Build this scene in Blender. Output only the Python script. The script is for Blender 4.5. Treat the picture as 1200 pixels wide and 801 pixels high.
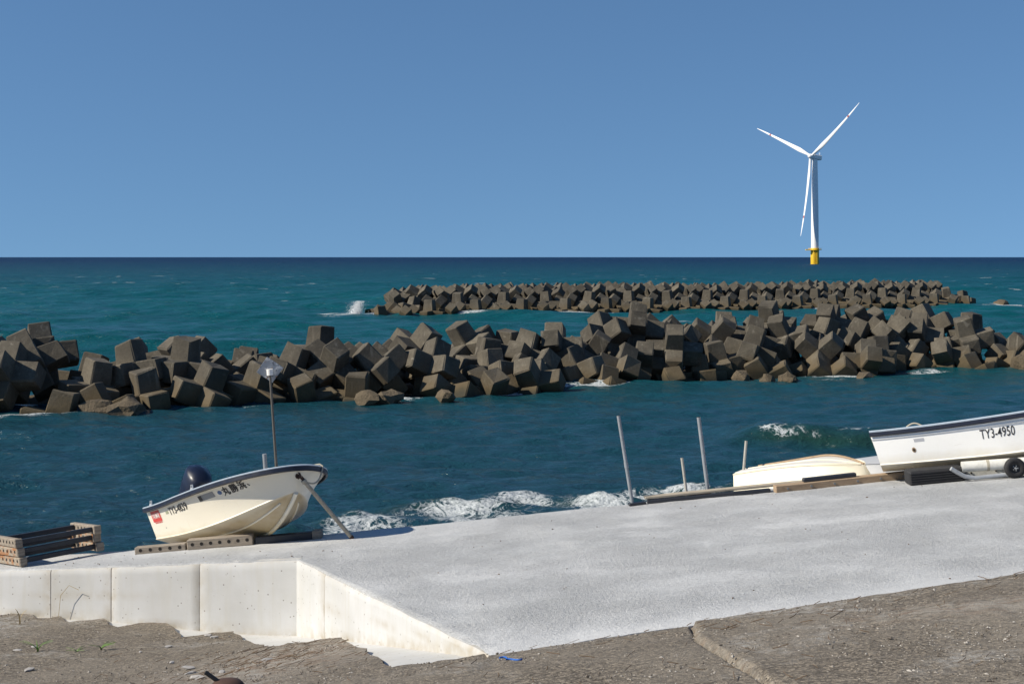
import bpy, bmesh, math, random
import numpy as np
from mathutils import Vector, Matrix, Quaternion, noise
R = math.radians
for o in list(bpy.data.objects): bpy.data.objects.remove(o)
S = bpy.context.scene
C = S.collection

# ------------------------------------------------------------------ camera, sky, sun, exposure
EYE = 6.5                                   # metres above the sea
cam = bpy.data.cameras.new('camera'); camo = bpy.data.objects.new('camera', cam); C.objects.link(camo)
cam.lens = 50; cam.sensor_width = 36; cam.shift_y = -99.5/1200
cam.clip_start = .1; cam.clip_end = 60000
camo.location = (0, 0, EYE); camo.rotation_euler = (R(90), 0, 0)
S.camera = camo
SUN_EL = 36; SUN_AZ = (-.965, -.262)          # horizontal direction towards the sun
w = bpy.data.worlds.new('World'); S.world = w; w.use_nodes = True
nt = w.node_tree; nt.nodes.clear()
wo = nt.nodes.new('ShaderNodeOutputWorld'); bg = nt.nodes.new('ShaderNodeBackground'); sky = nt.nodes.new('ShaderNodeTexSky')
sky.sky_type = 'NISHITA'; sky.sun_disc = False
sky.sun_elevation = R(SUN_EL); sky.sun_rotation = math.atan2(SUN_AZ[0], SUN_AZ[1])
sky.altitude = 0; sky.air_density = 1.0; sky.dust_density = .0; sky.ozone_density = 1.5
# a clear, dry-air sky that stays blue down to the horizon: the dome is read a little above the true direction
tcw = nt.nodes.new('ShaderNodeTexCoord'); mpw = nt.nodes.new('ShaderNodeMapping'); mpw.vector_type = 'POINT'
mpw.inputs['Scale'].default_value = (1, 1, .9); mpw.inputs['Location'].default_value = (0, 0, .19)
nrm = nt.nodes.new('ShaderNodeVectorMath'); nrm.operation = 'NORMALIZE'
nt.links.new(tcw.outputs['Generated'], mpw.inputs[0]); nt.links.new(mpw.outputs[0], nrm.inputs[0]); nt.links.new(nrm.outputs[0], sky.inputs[0])
tint = nt.nodes.new('ShaderNodeMix'); tint.data_type = 'RGBA'; tint.blend_type = 'MULTIPLY'; tint.inputs[0].default_value = 1; tint.inputs[7].default_value = (.745, .985, 1.17, 1)
nt.links.new(sky.outputs[0], tint.inputs[6]); nt.links.new(tint.outputs[2], bg.inputs[0]); bg.inputs[1].default_value = .076
nt.links.new(bg.outputs[0], wo.inputs[0])
sun = bpy.data.lights.new('sun', 'SUN'); suno = bpy.data.objects.new('sun', sun); C.objects.link(suno)
sun.energy = 5.0; sun.angle = R(.5); sun.color = (1, .92, .78)
sd = Vector((SUN_AZ[0]*math.cos(R(SUN_EL)), SUN_AZ[1]*math.cos(R(SUN_EL)), math.sin(R(SUN_EL)))).normalized()
suno.rotation_euler = sd.to_track_quat('Z', 'Y').to_euler(); suno.location = sd*50
S.view_settings.view_transform = 'Standard'; S.view_settings.look = 'None'
S.view_settings.exposure = .3; S.view_settings.gamma = 1

# ------------------------------------------------------------------ helpers
class MB:
    """collects faces of one mesh"""
    def __init__(s): s.v = []; s.f = []
    def add(s, vs, fs):
        n = len(s.v); s.v += [tuple(p) for p in vs]; s.f += [tuple(i+n for i in f) for f in fs]; return s
    def box(s, c, size, rot=None, taper=1):
        x, y, z = (d/2 for d in size); c = Vector(c); vs = []
        for sz in (-1, 1):
            k = taper if sz > 0 else 1
            for sx, sy in ((-1, -1), (1, -1), (1, 1), (-1, 1)):
                p = Vector((sx*x*k, sy*y*k, sz*z)); vs.append(c + (rot @ p if rot else p))
        return s.add(vs, [(3, 2, 1, 0), (4, 5, 6, 7), (0, 1, 5, 4), (1, 2, 6, 5), (2, 3, 7, 6), (3, 0, 4, 7)])
    def cbox(s, c, size, b, rot=None):
        """box with bevelled edges"""
        bm = bmesh.new(); bmesh.ops.create_cube(bm, size=1)
        for v in bm.verts: v.co = Vector((v.co.x*size[0], v.co.y*size[1], v.co.z*size[2]))
        bmesh.ops.bevel(bm, geom=bm.edges[:], offset=b, segments=1, affect='EDGES')
        return s.bm(bm, Vector(c), rot)
    def bm(s, bm, c=Vector(), rot=None):
        bm.verts.ensure_lookup_table(); bm.verts.index_update()
        vs = [c + (rot @ v.co if rot else v.co) for v in bm.verts]; fs = [[v.index for v in f.verts] for f in bm.faces]
        bm.free(); return s.add(vs, fs)
    def tube(s, pts, rad, n=10, cap=True, ell=1):
        pts = [Vector(p) for p in pts]; m = len(pts); rad = rad if isinstance(rad, (list, tuple)) else [rad]*m
        vs = []; up = Vector((0, 0, 1)); t0 = (pts[1]-pts[0]).normalized()
        if abs(t0.dot(up)) > .95: up = Vector((0, 1, 0))
        x = up.cross(t0).normalized()
        for i, p in enumerate(pts):
            t = (pts[min(i+1, m-1)]-pts[max(i-1, 0)]).normalized()
            x = (x - t*x.dot(t)).normalized(); y = t.cross(x)
            for k in range(n):
                a = 2*math.pi*k/n; vs.append(p + x*math.cos(a)*rad[i] + y*math.sin(a)*rad[i]*ell)
        fs = [(i*n+k, i*n+(k+1) % n, (i+1)*n+(k+1) % n, (i+1)*n+k) for i in range(m-1) for k in range(n)]
        if cap: fs += [tuple(range(n-1, -1, -1)), tuple(range((m-1)*n, m*n))]
        return s.add(vs, fs)
    def lathe(s, prof, n=24, mat=None, close=False):
        """profile of (radius, height) turned round z"""
        vs = []; m = len(prof)
        for r_, z in prof:
            for k in range(n):
                a = 2*math.pi*k/n; p = Vector((r_*math.cos(a), r_*math.sin(a), z)); vs.append(mat @ p if mat else p)
        rng = range(m if close else m-1)
        fs = [(i*n+k, i*n+(k+1) % n, ((i+1) % m)*n+(k+1) % n, ((i+1) % m)*n+k) for i in rng for k in range(n)]
        if not close: fs += [tuple(range(n-1, -1, -1)), tuple(range((m-1)*n, m*n))]
        return s.add(vs, fs)
    def grid(s, pts, flip=False):
        """pts[i][j] -> sheet"""
        m, n = len(pts), len(pts[0]); vs = [p for r_ in pts for p in r_]
        q = [(i*n+j, i*n+j+1, (i+1)*n+j+1, (i+1)*n+j) for i in range(m-1) for j in range(n-1)]
        return s.add(vs, [f[::-1] for f in q] if flip else q)
    def mesh(s, name):
        me = bpy.data.meshes.new(name); me.from_pydata(s.v, [], s.f); me.update(); return me
    def build(s, name, mat, parent=None, smooth=None, recalc=True):
        me = s.mesh(name)
        if recalc:
            bm = bmesh.new(); bm.from_mesh(me); bmesh.ops.recalc_face_normals(bm, faces=bm.faces); bm.to_mesh(me); bm.free()
        return put(name, me, mat, parent, smooth)
def put(name, me, mat=None, parent=None, smooth=None):
    o = bpy.data.objects.new(name, me); C.objects.link(o)
    if mat and not me.materials: me.materials.append(mat)
    if parent: o.parent = parent
    if smooth is not None:
        me.shade_smooth()
        if smooth < 180: me.set_sharp_from_angle(angle=R(smooth))
    return o
def tag(o, label=None, cat=None, group=None, kind=None):
    for k, v in (('label', label), ('category', cat), ('group', group), ('kind', kind)):
        if v: o[k] = v
    return o
def empty(name, loc, rot=None):
    o = bpy.data.objects.new(name, None); C.objects.link(o); o.empty_display_size = .1
    o.location = loc
    if rot is not None: o.rotation_mode = 'QUATERNION'; o.rotation_quaternion = rot
    return o

# ---- materials
def mat(name, col, rough=.6, metal=0, ior=1.5):
    m = bpy.data.materials.new(name); m.use_nodes = True; b = m.node_tree.nodes['Principled BSDF']
    b.inputs['Base Color'].default_value = (*col, 1); b.inputs['Roughness'].default_value = rough
    b.inputs['Metallic'].default_value = metal; b.inputs['IOR'].default_value = ior
    return m
class N:
    """small node-graph writer"""
    def __init__(s, m): s.m = m; s.t = m.node_tree; s.b = s.t.nodes['Principled BSDF']
    def n(s, typ, **k):
        d = s.t.nodes.new(typ)
        for a, v in k.items(): setattr(d, a, v)
        return d
    def l(s, a, b): s.t.links.new(a, b)
    def set(s, sock, v):
        if hasattr(v, 'is_linked') or hasattr(v, 'node'): s.l(v, sock)
        else: sock.default_value = v
    def coord(s, kind='Object', scale=(1, 1, 1), rot=(0, 0, 0)):
        if kind == 'World': src = s.n('ShaderNodeNewGeometry').outputs['Position']
        else: src = s.n('ShaderNodeTexCoord').outputs[kind]
        mp = s.n('ShaderNodeMapping'); mp.inputs['Scale'].default_value = scale; mp.inputs['Rotation'].default_value = rot
        s.l(src, mp.inputs[0]); return mp.outputs[0]
    def noise(s, v, scale, detail=4, rough=.6, dist=0):
        d = s.n('ShaderNodeTexNoise'); s.l(v, d.inputs['Vector'])
        for k, x in (('Scale', scale), ('Detail', detail), ('Roughness', rough), ('Distortion', dist)): d.inputs[k].default_value = x
        return d.outputs['Fac']
    def voro(s, v, scale, feat='F1', out='Distance', rnd=1):
        d = s.n('ShaderNodeTexVoronoi', feature=feat); s.l(v, d.inputs['Vector']); d.inputs['Scale'].default_value = scale
        d.inputs['Randomness'].default_value = rnd
        return d.outputs[out]
    def ramp(s, fac, *stops):
        d = s.n('ShaderNodeValToRGB'); e = d.color_ramp.elements
        while len(e) < len(stops): e.new(.5)
        for x, (p, c) in zip(e, stops):
            x.position = p; x.color = (c, c, c, 1) if not isinstance(c, tuple) else (*c, 1)
        s.l(fac, d.inputs[0]); return d.outputs[0]
    def math(s, op, a, b=0., clamp=False):
        d = s.n('ShaderNodeMath', operation=op, use_clamp=clamp); s.set(d.inputs[0], a); s.set(d.inputs[1], b); return d.outputs[0]
    def mix(s, fac, a, b, mode='MIX'):
        d = s.n('ShaderNodeMix', data_type='RGBA', blend_type=mode)
        for sock, v in ((d.inputs[0], fac), (d.inputs[6], a), (d.inputs[7], b)):
            s.set(sock, (*v, 1) if isinstance(v, tuple) and len(v) == 3 else v)
        return d.outputs[2]
    def sep(s, v, ax):
        d = s.n('ShaderNodeSeparateXYZ'); s.l(v, d.inputs[0]); return d.outputs[ax]
    def mapr(s, v, a, b, c=0., d=1., smooth=False):
        m = s.n('ShaderNodeMapRange', interpolation_type='SMOOTHSTEP' if smooth else 'LINEAR'); s.set(m.inputs[0], v)
        for i, x in enumerate((a, b, c, d)): s.set(m.inputs[i+1], x)
        return m.outputs[0]
    def attr(s, name):
        return s.n('ShaderNodeAttribute', attribute_name=name).outputs['Fac']
    def bump(s, h, strength=.3, dist=.02, prev=None):
        d = s.n('ShaderNodeBump'); s.l(h, d.inputs['Height']); d.inputs['Strength'].default_value = strength; d.inputs['Distance'].default_value = dist
        if prev: s.l(prev, d.inputs['Normal'])
        s.l(d.outputs[0], s.b.inputs['Normal']); return d.outputs[0]
    def col(s, v): s.set(s.b.inputs['Base Color'], (*v, 1) if isinstance(v, tuple) else v)
    def rough(s, v): s.set(s.b.inputs['Roughness'], v)

def m_block():
    m = mat('block_concrete', (.185, .173, .147), .9); g = N(m); p = g.coord('World'); o = g.coord('Object')
    a = g.noise(p, .8, 5); b = g.noise(p, 9, 4, .7); c = g.noise(p, 60, 2)
    col = g.mix(g.ramp(a, (.35, 0.), (.65, 1.)), (.065, .056, .041), (.120, .104, .077))
    col = g.mix(g.ramp(b, (.4, 0.), (.75, .6)), col, (.042, .035, .027))
    col = g.mix(g.ramp(g.noise(p, 2.2, 3, .5, 1.), (.66, 0.), (.72, .5)), col, (.231, .208, .170))
    rnd = g.n('ShaderNodeObjectInfo').outputs['Random']
    col = g.mix(1., col, g.ramp(rnd, (0, .72), (1, 1.22)), 'MULTIPLY')
    run = g.noise(g.coord('World', (3.5, 3.5, .35)), 1., 4, .65)                 # salt and rust runs down the faces
    col = g.mix(g.ramp(run, (.58, 0.), (.72, .45)), col, (.242, .216, .175)); col = g.mix(g.ramp(run, (.28, .5), (.42, 0.)), col, (.050, .041, .030))
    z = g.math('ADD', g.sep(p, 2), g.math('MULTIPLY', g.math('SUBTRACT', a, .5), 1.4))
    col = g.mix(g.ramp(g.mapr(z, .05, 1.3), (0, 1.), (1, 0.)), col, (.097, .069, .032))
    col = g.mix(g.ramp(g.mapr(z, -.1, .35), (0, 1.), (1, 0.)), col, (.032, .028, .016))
    g.col(col); nb = g.bump(c, .35, .02); g.bump(b, .3, .06, nb); return m
def m_rock():
    m = mat('rock', (.096, .072, .048), .85); g = N(m); p = g.coord('World')
    g.col(g.mix(g.noise(p, 3, 5), (.040, .032, .020), (.160, .120, .072))); g.bump(g.noise(p, 8, 6), .8, .1); return m
def m_slab():
    m = mat('ramp_concrete', (.427, .440, .460), .85); g = N(m); p = g.coord('World')
    big = g.noise(p, .35, 5, .6, .6); mid = g.noise(p, 2.2, 5); grit = g.noise(p, 24, 4, .8); fine = g.noise(p, 140, 2)
    col = g.mix(g.ramp(big, (.35, 0.), (.65, 1.)), (.495, .502, .502), (.572, .576, .575))
    col = g.mix(g.ramp(mid, (.5, 0.), (.72, .55)), col, (.452, .462, .469))
    col = g.mix(g.ramp(grit, (.34, .6), (.47, 0.)), col, (.316, .321, .326))
    col = g.mix(g.ramp(g.voro(p, 2.1), (.02, 1.), (.035, 0.)), col, (.137, .132, .129))
    st = g.noise(g.coord('World', (1.2, .25, 1), (0, 0, R(-20))), 1.3, 4, .6, .8)
    col = g.mix(g.ramp(st, (.56, 0.), (.68, .22)), col, (.580, .576, .552))
    col = g.mix(1., col, g.ramp(g.noise(p, 15, 3, .75), (.34, .88), (.66, 1.07)), 'MULTIPLY')
    dr = g.noise(g.coord('World', (.16, 3.2, 1), (0, 0, R(-33))), 1., 5, .7); damp = g.noise(p, .22, 4, .55, .7)
    col = g.mix(g.ramp(dr, (.62, 0.), (.70, .35)), col, (.62, .61, .59)); col = g.mix(g.ramp(dr, (.30, .3), (.37, 0.)), col, (.38, .375, .37))
    col = g.mix(g.ramp(damp, (.56, 0.), (.70, .15)), col, (.40, .395, .375))
    e = g.attr('edge')
    col = g.mix(g.math('MULTIPLY', e, .5), col, (.512, .519, .525))
    g.col(col)
    # stippled finish, smoother in patches and along the troweled margins
    amt = g.math('MULTIPLY', g.ramp(g.noise(p, .8, 3), (.35, .35), (.6, 1.)), g.math('SUBTRACT', 1., g.math('MULTIPLY', e, .75)))
    nb = g.bump(g.math('MULTIPLY', g.ramp(grit, (.35, 0.), (.65, 1.)), amt), .9, .022)
    sc = g.ramp(g.noise(g.coord('World', (2.4, .5, 1), (0, 0, R(38))), 1.2, 5, .65, .5), (.42, 0.), (.6, 1.))
    nb = g.bump(sc, .12, .015, nb)
    g.bump(fine, .2, .005, nb); return m
def m_wall():
    m = mat('wall_concrete', (.561, .556, .533), .85); g = N(m); p = g.coord('World')
    a = g.noise(p, .9, 5); st = g.noise(g.coord('World', (7, 7, .5)), 1., 4)
    col = g.mix(g.ramp(a, (.35, 0.), (.65, 1.)), (.480, .478, .463), (.561, .563, .561))
    col = g.mix(g.ramp(st, (.50, 0.), (.74, .5)), col, (.480, .462, .403))
    col = g.mix(g.ramp(g.noise(p, 3.2, 5, .7), (.56, 0.), (.72, .5)), col, (.496, .490, .463))
    pit = g.ramp(g.voro(p, 9), (.08, 1.), (.13, 0.)); sp = g.ramp(g.noise(p, 1.7, 2), (.36, 0.), (.5, 1.))
    hole = g.math('MULTIPLY', pit, sp)
    col = g.mix(g.math('MULTIPLY', hole, .75), col, (.128, .106, .085))
    e = g.attr('edge')
    col = g.mix(g.math('MULTIPLY', e, g.ramp(g.noise(p, 5, 3), (.35, .15), (.65, .9))), col, (.376, .327, .248))
    g.col(col); nb = g.bump(g.noise(p, 45, 4), .18, .01); g.bump(hole, -.8, .01, nb); return m
def m_ground():
    m = mat('old_concrete', (.099, .088, .074), .95); g = N(m); p = g.coord('World')
    agg = g.voro(p, 26, out='Color'); big = g.noise(p, .5, 5); mid = g.noise(p, 3, 6, .7); gr = g.noise(p, 32, 4, .75)
    d = g.n('ShaderNodeSeparateColor'); g.l(agg, d.inputs[0])
    col = g.mix(g.ramp(d.outputs[0], (0, 0.), (1, 1.)), (.114, .095, .072), (.410, .345, .262))
    col = g.mix(g.ramp(gr, (.40, .9), (.56, 0.)), col, (.074, .060, .045))
    col = g.mix(g.ramp(big, (.4, 0.), (.62, .5)), col, (.278, .242, .193))
    pale = g.math('MULTIPLY', g.ramp(g.noise(p, .55, 6, .66, .8), (.54, 0.), (.66, 1.)), g.ramp(g.noise(p, 9, 4, .7), (.42, 0.), (.58, 1.)))
    col = g.mix(g.math('MULTIPLY', pale, .8), col, (.426, .404, .369))
    col = g.mix(g.math('MULTIPLY', g.attr('rubble'), g.ramp(g.noise(p, 6, 4, .7), (.40, 0.), (.56, .9))), col, (.426, .388, .332))
    col = g.mix(g.math('MULTIPLY', g.attr('rubble'), g.ramp(g.noise(g.coord('World', (1, 3, 1)), 2.6, 6, .75), (.50, 0.), (.60, .8))), col, (.179, .091, .039))
    col = g.mix(g.ramp(g.noise(p, 1.6, 6, .75), (.62, 0.), (.74, .5)), col, (.140, .079, .037))
    g.col(col); nb = g.bump(gr, 1., .035); nb = g.bump(d.outputs[0], .6, .02, nb); g.bump(mid, .7, .05, nb); return m
def m_gel(name, col, grime_shade, rough=.28, under=None):
    """gelcoat with rust-brown grime towards the keel (baked into the paint, in the boat's own height)"""
    m = mat(name, col, rough); g = N(m); p = g.coord('Object')
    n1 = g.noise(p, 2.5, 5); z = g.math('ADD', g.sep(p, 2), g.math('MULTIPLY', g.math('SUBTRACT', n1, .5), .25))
    c = g.mix(g.math('MULTIPLY', g.ramp(g.mapr(z, .05, .30), (0, 1.), (1, 0.)), grime_shade), col, (col[0]*.62, col[1]*.52, col[2]*.30))
    c = g.mix(g.math('MULTIPLY', g.attr('bottom'), g.math('MULTIPLY', g.ramp(g.noise(p, 1.6, 5, .65), (.3, .55), (.7, 1.)), 1. if under else min(1., grime_shade*1.2))), c, under or (col[0]*.46, col[1]*.36, col[2]*.21))  # underside: tan stain together with its shade, darkened into the colour
    st = g.noise(g.coord('Object', (9, 2, .8)), 1.2, 4)
    c = g.mix(g.ramp(st, (.6, 0.), (.8, .3)), c, (col[0]*.8, col[1]*.74, col[2]*.58))
    sc = g.math('MULTIPLY', g.ramp(g.noise(g.coord('Object', (3, 30, 30)), 2., 5, .75), (.60, 0.), (.68, 1.)), g.ramp(g.noise(p, 2.2, 3), (.48, 0.), (.6, 1.)))
    c = g.mix(g.math('MULTIPLY', sc, .4), c, (col[0]*.55, col[1]*.52, col[2]*.46))   # drag scuffs
    g.col(c); g.rough(g.ramp(n1, (.3, rough), (.7, rough+.2))); return m
def m_wood(name, a, b, sc=(1, 14, 14), rust=0):
    m = mat(name, a, .85); g = N(m); p = g.coord('Object', sc); q = g.coord('World')
    c = g.mix(g.ramp(g.noise(p, 2, 5, .65, .4), (.35, 0.), (.65, 1.)), a, b)
    c = g.mix(g.ramp(g.noise(q, 9, 4), (.55, 0.), (.7, .5)), c, (a[0]*.45, a[1]*.42, a[2]*.4))
    if rust: c = g.mix(g.ramp(g.noise(q, 7, 5, .7), (.47, 0.), (.58, rust)), c, (.30, .11, .025))
    g.col(c); g.bump(g.noise(p, 4, 5), .5, .01); return m
def m_paint(name, col, rough=.4, metal=0, grime=.25, sc=12):
    m = mat(name, col, rough, metal); g = N(m); p = g.coord('World')
    g.col(g.mix(g.math('MULTIPLY', g.ramp(g.noise(p, sc, 5, .7), (.45, 0.), (.7, 1.)), grime), col, (col[0]*.45, col[1]*.42, col[2]*.38)))
    g.rough(g.ramp(g.noise(p, sc*.7, 3), (.3, max(.05, rough-.08)), (.7, rough+.15))); g.bump(g.noise(p, sc*5, 3), .08, .004); return m

def m_sea():
    m = mat('sea_water', (.01, .06, .08), .09, ior=1.33); g = N(m); b = g.b
    geo = g.n('ShaderNodeNewGeometry').outputs['Position']; y = g.sep(geo, 1)
    p = g.coord('World')
    # water over sand inside the breakwaters is murkier; it deepens to navy far out
    dist = g.math('LOGARITHM', y, 10.)
    patch = g.noise(g.coord('World', (.02, .05, 1)), 1., 4)
    dd = g.math('ADD', dist, g.math('MULTIPLY', g.math('SUBTRACT', patch, .5), .22))
    col = g.ramp(g.mapr(dd, 1.4, 3.6), (0, (.012, .042, .058)), (.17, (.008, .050, .070)), (.24, (.003, .062, .074)), (.42, (.000, .074, .088)), (.60, (.000, .062, .090)), (.74, (.000, .042, .086)), (.9, (.000, .022, .068)))
    green = g.attr('face')
    col = g.mix(g.math('MULTIPLY', green, .85), col, (.012, .038, .026))
    v = g.voro(g.coord('World', (1, .8, 1)), 2.6, 'SMOOTH_F1'); v2 = g.noise(g.coord('World', (1.0, .7, 1)), 1.5, 6, .66, 1.8)
    lace = g.math('SUBTRACT', 1., g.math('MULTIPLY', g.math('ABSOLUTE', g.math('SUBTRACT', v2, .5)), 7.))
    f = g.attr('foam')
    k = g.math('ADD', g.math('MULTIPLY', f, 1.9), g.math('SUBTRACT', g.math('MULTIPLY', lace, .75), 1.28))
    foam = g.mapr(k, 0., .5, 0., 1., True)
    foam = g.math('MULTIPLY', foam, g.mapr(g.noise(p, 9, 4, .7), .3, .55, .35, 1.))
    # small breaking crests on the open water
    wc = g.noise(g.coord('World', (.14, .5, 1)), 1., 3, .6, .3); wd = g.noise(g.coord('World', (.010, .02, 1)), 1., 2)
    cap = g.mapr(g.math('ADD', wc, g.math('MULTIPLY', g.math('SUBTRACT', wd, .5), .25)), .685, .715, 0., .8)
    cap = g.math('MULTIPLY', cap, g.mapr(y, 100, 180))
    foam = g.math('MAXIMUM', foam, cap, True)
    g.col(g.mix(foam, col, (.52, .55, .56)))
    g.rough(g.math('MAXIMUM', g.math('MULTIPLY', foam, .7), g.mapr(dist, 1.5, 3.0, .10, .5)))
    b.inputs['Specular IOR Level'].default_value = .36
    # ripples, elongated along the crests; the fine ones fade with distance
    r1 = g.noise(g.coord('World', (1.2, 2.0, 1), (0, 0, R(12))), 1.8, 5, .62, .4)
    r2 = g.noise(g.coord('World', (.16, .5, 1), (0, 0, R(8))), 1., 5, .62, .4)
    r3 = g.noise(g.coord('World', (.03, .12, 1), (0, 0, R(5))), 1., 6, .66, .3)
    n1 = g.n('ShaderNodeBump'); n1.inputs['Distance'].default_value = .22; g.l(r1, n1.inputs['Height']); g.l(g.mapr(dist, 1.5, 2.5, .9, .35), n1.inputs['Strength'])
    n2 = g.n('ShaderNodeBump'); n2.inputs['Distance'].default_value = 1.4; g.l(r2, n2.inputs['Height']); g.l(g.mapr(dist, 1.7, 2.2, .0, .8), n2.inputs['Strength']); g.l(n1.outputs[0], n2.inputs['Normal'])
    n3 = g.n('ShaderNodeBump'); n3.inputs['Distance'].default_value = 8.; g.l(r3, n3.inputs['Height']); g.l(g.mapr(dist, 2.2, 2.8, .0, .8), n3.inputs['Strength']); g.l(n2.outputs[0], n3.inputs['Normal'])
    g.l(n3.outputs[0], b.inputs['Normal']); return m

M = dict(
    block=m_block(), rock=m_rock(), slab=m_slab(), wall=m_wall(), ground=m_ground(), sea=m_sea(),
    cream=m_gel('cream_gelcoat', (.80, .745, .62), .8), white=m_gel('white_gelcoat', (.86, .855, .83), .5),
    yellowish=m_gel('yellowed_gelcoat', (.78, .72, .57), .0, .45, (.52, .51, .50)), greyhull=m_gel('grey_gelcoat', (.40, .41, .43), .0, .5),  # yellowish: the grey underside colour is the upturned boat's shade, painted in
    navy=m_paint('navy_rubber', (.008, .012, .028), .45, grime=.2), rail=m_paint('rail_top', (.45, .52, .60), .4),
    inner=m_paint('inner_gelcoat', (.62, .62, .58), .5), cowl=m_paint('cowl_navy', (.008, .012, .030), .32, grime=.1, sc=5),
    black=m_paint('black_plastic', (.02, .02, .022), .5), rubber=m_paint('rubber', (.018, .018, .02), .75, grime=.1),
    galv=m_paint('galvanised_pipe', (.42, .44, .46), .5, .3, .35), pvc=m_paint('grey_pvc', (.26, .28, .30), .5, 0, .35, 7),
    palepipe=m_paint('pale_pipe', (.40, .385, .34), .6, 0, .4), whitepipe=m_paint('white_pipe', (.66, .65, .60), .5, 0, .35),
    plank=m_wood('grey_plank', (.33, .28, .22), (.20, .165, .13)), rustplank=m_wood('rusty_plank', (.38, .33, .26), (.24, .20, .155), rust=.85),
    timber=m_wood('brown_timber', (.40, .29, .19), (.27, .19, .12)), paletimber=m_wood('pale_timber', (.46, .40, .31), (.30, .26, .20)),
    darkbar=m_paint('dark_bar', (.022, .026, .035), .45, grime=.3), iron=m_paint('rusty_iron', (.07, .035, .025), .8, 0, .5),
    hole=mat('bolt_hole', (.015, .012, .01), .9), bolt=m_paint('bolt_steel', (.25, .25, .25), .5, .6),
    rope=m_paint('rope', (.42, .38, .30), .9), bluerope=m_paint('blue_rope', (.02, .12, .45), .8, sc=40),
    print_=mat('black_print', (.015, .015, .018), .5), red=mat('red_print', (.62, .05, .04), .5), whitep=mat('white_print', (.8, .78, .74), .5),
    blue=mat('blue_sticker', (.04, .11, .26), .4), greyp=mat('grey_sticker', (.22, .23, .24), .4), silver=mat('silver_sticker', (.42, .43, .46), .35), greenp=mat('olive_sticker', (.35, .36, .24), .5),
    turb=mat('turbine_white', (.80, .80, .80), .4), yel=m_paint('turbine_yellow', (.75, .48, .02), .5, sc=.5), redp=mat('blade_red', (.35, .10, .09), .5),
    foamy=mat('spray', (.85, .87, .88), .8), grass=mat('weed_green', (.10, .19, .03), .6), straw=mat('dry_straw', (.38, .28, .12), .8),
    twig=m_paint('twig', (.13, .085, .05), .9), chip=m_paint('pale_chip', (.36, .345, .33), .85), teal=mat('teal_band', (.02, .16, .13), .5),
)
def spots():
    m = mat('speckled_board', (.5, .52, .55), .6); g = N(m); p = g.coord('Object')
    c = g.mix(g.ramp(g.noise(p, 9, 3, .5), (.5, 0.), (.56, 1.)), (.26, .29, .33), (.55, .56, .56))
    c = g.mix(g.ramp(g.noise(p, 15, 2), (.62, 0.), (.66, 1.)), c, (.05, .07, .10)); c = g.mix(g.ramp(g.noise(p, 11, 2, .5, 2.), (.66, 0.), (.69, 1.)), c, (.30, .16, .08))
    g.col(c); return m
M['board'] = spots(); M['mastgrey'] = m_paint('weathered_mast', (.10, .092, .08), .7)

# ------------------------------------------------------------------ terrain shape
F32 = np.float64
CP = np.array([(-.21, 13.9, 2.62), (5.54, 15.4, 3.05), (-2.48, 19.7, 1.27), (-1.35, 16.8, 1.95), (-3.26, 21.7, .78), (-8.5, 23.6, .62), (-6.3, 22.8, .70), (-6.2, 17.3, 1.25), (-3.5, 17.6, 1.5),
               (0, 9, 3.3), (6, 9, 3.75), (-8, 12, 2.0), (12, 17, 3.5), (-14, 24, .5), (0, 0, 4.2), (14, 4, 4.8), (-14, 4, 2.8)])
def _U(r2): return np.where(r2 > 0, r2*np.log(r2+1e-12), 0)
_n = len(CP); _A = np.zeros((_n+3, _n+3)); _A[:_n, :_n] = _U(((CP[:, None, :2]-CP[None, :, :2])**2).sum(-1)) + np.eye(_n)*.5
_A[:_n, _n] = 1; _A[:_n, _n+1:] = CP[:, :2]; _A[_n:, :_n] = _A[:_n, _n:].T
_W = np.linalg.solve(_A, np.r_[CP[:, 2], 0, 0, 0])
def gz(x, y):
    """height of the old ground: a thin plate through surveyed points"""
    x = np.asarray(x, float); y = np.asarray(y, float)
    return _U((x[..., None]-CP[:, 0])**2+(y[..., None]-CP[:, 1])**2) @ _W[:_n] + _W[_n] + _W[_n+1]*x + _W[_n+2]*y
FX = [-40, -14, -8.5, -3.26, -.21, 5.54, 14, 40]; FY = [35, 25.6, 23.6, 21.7, 13.9, 15.4, 17.6, 24.4]     # near edge of the ramp
KX = [-40, -12, -9, -6.9, -3.2, 2, 7.2, 15, 40]; KY = [36.5, 25.9, 25.0, 24.5, 24.25, 24.7, 25.55, 27, 31.5]          # crest, beyond which it runs down to the sea
front = lambda x: np.interp(x, FX, FY); crest = lambda x: np.maximum(np.interp(x, KX, KY), front(x)+.4)
def rz(x, y):
    x = np.asarray(x, float); y = np.asarray(y, float); k = crest(x)
    xx = np.clip(x, -16, 22)
    top = 3.49+.09*xx-.06*y
    d = np.maximum(y-k, 0)
    return top - np.where(d < .8, .19*d*d/1.6, .19*(d-.4))
def fbm(x, y, s, o=4):
    return noise.fractal(Vector((x*s, y*s, 3.7)), .6, 2., o)

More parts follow.
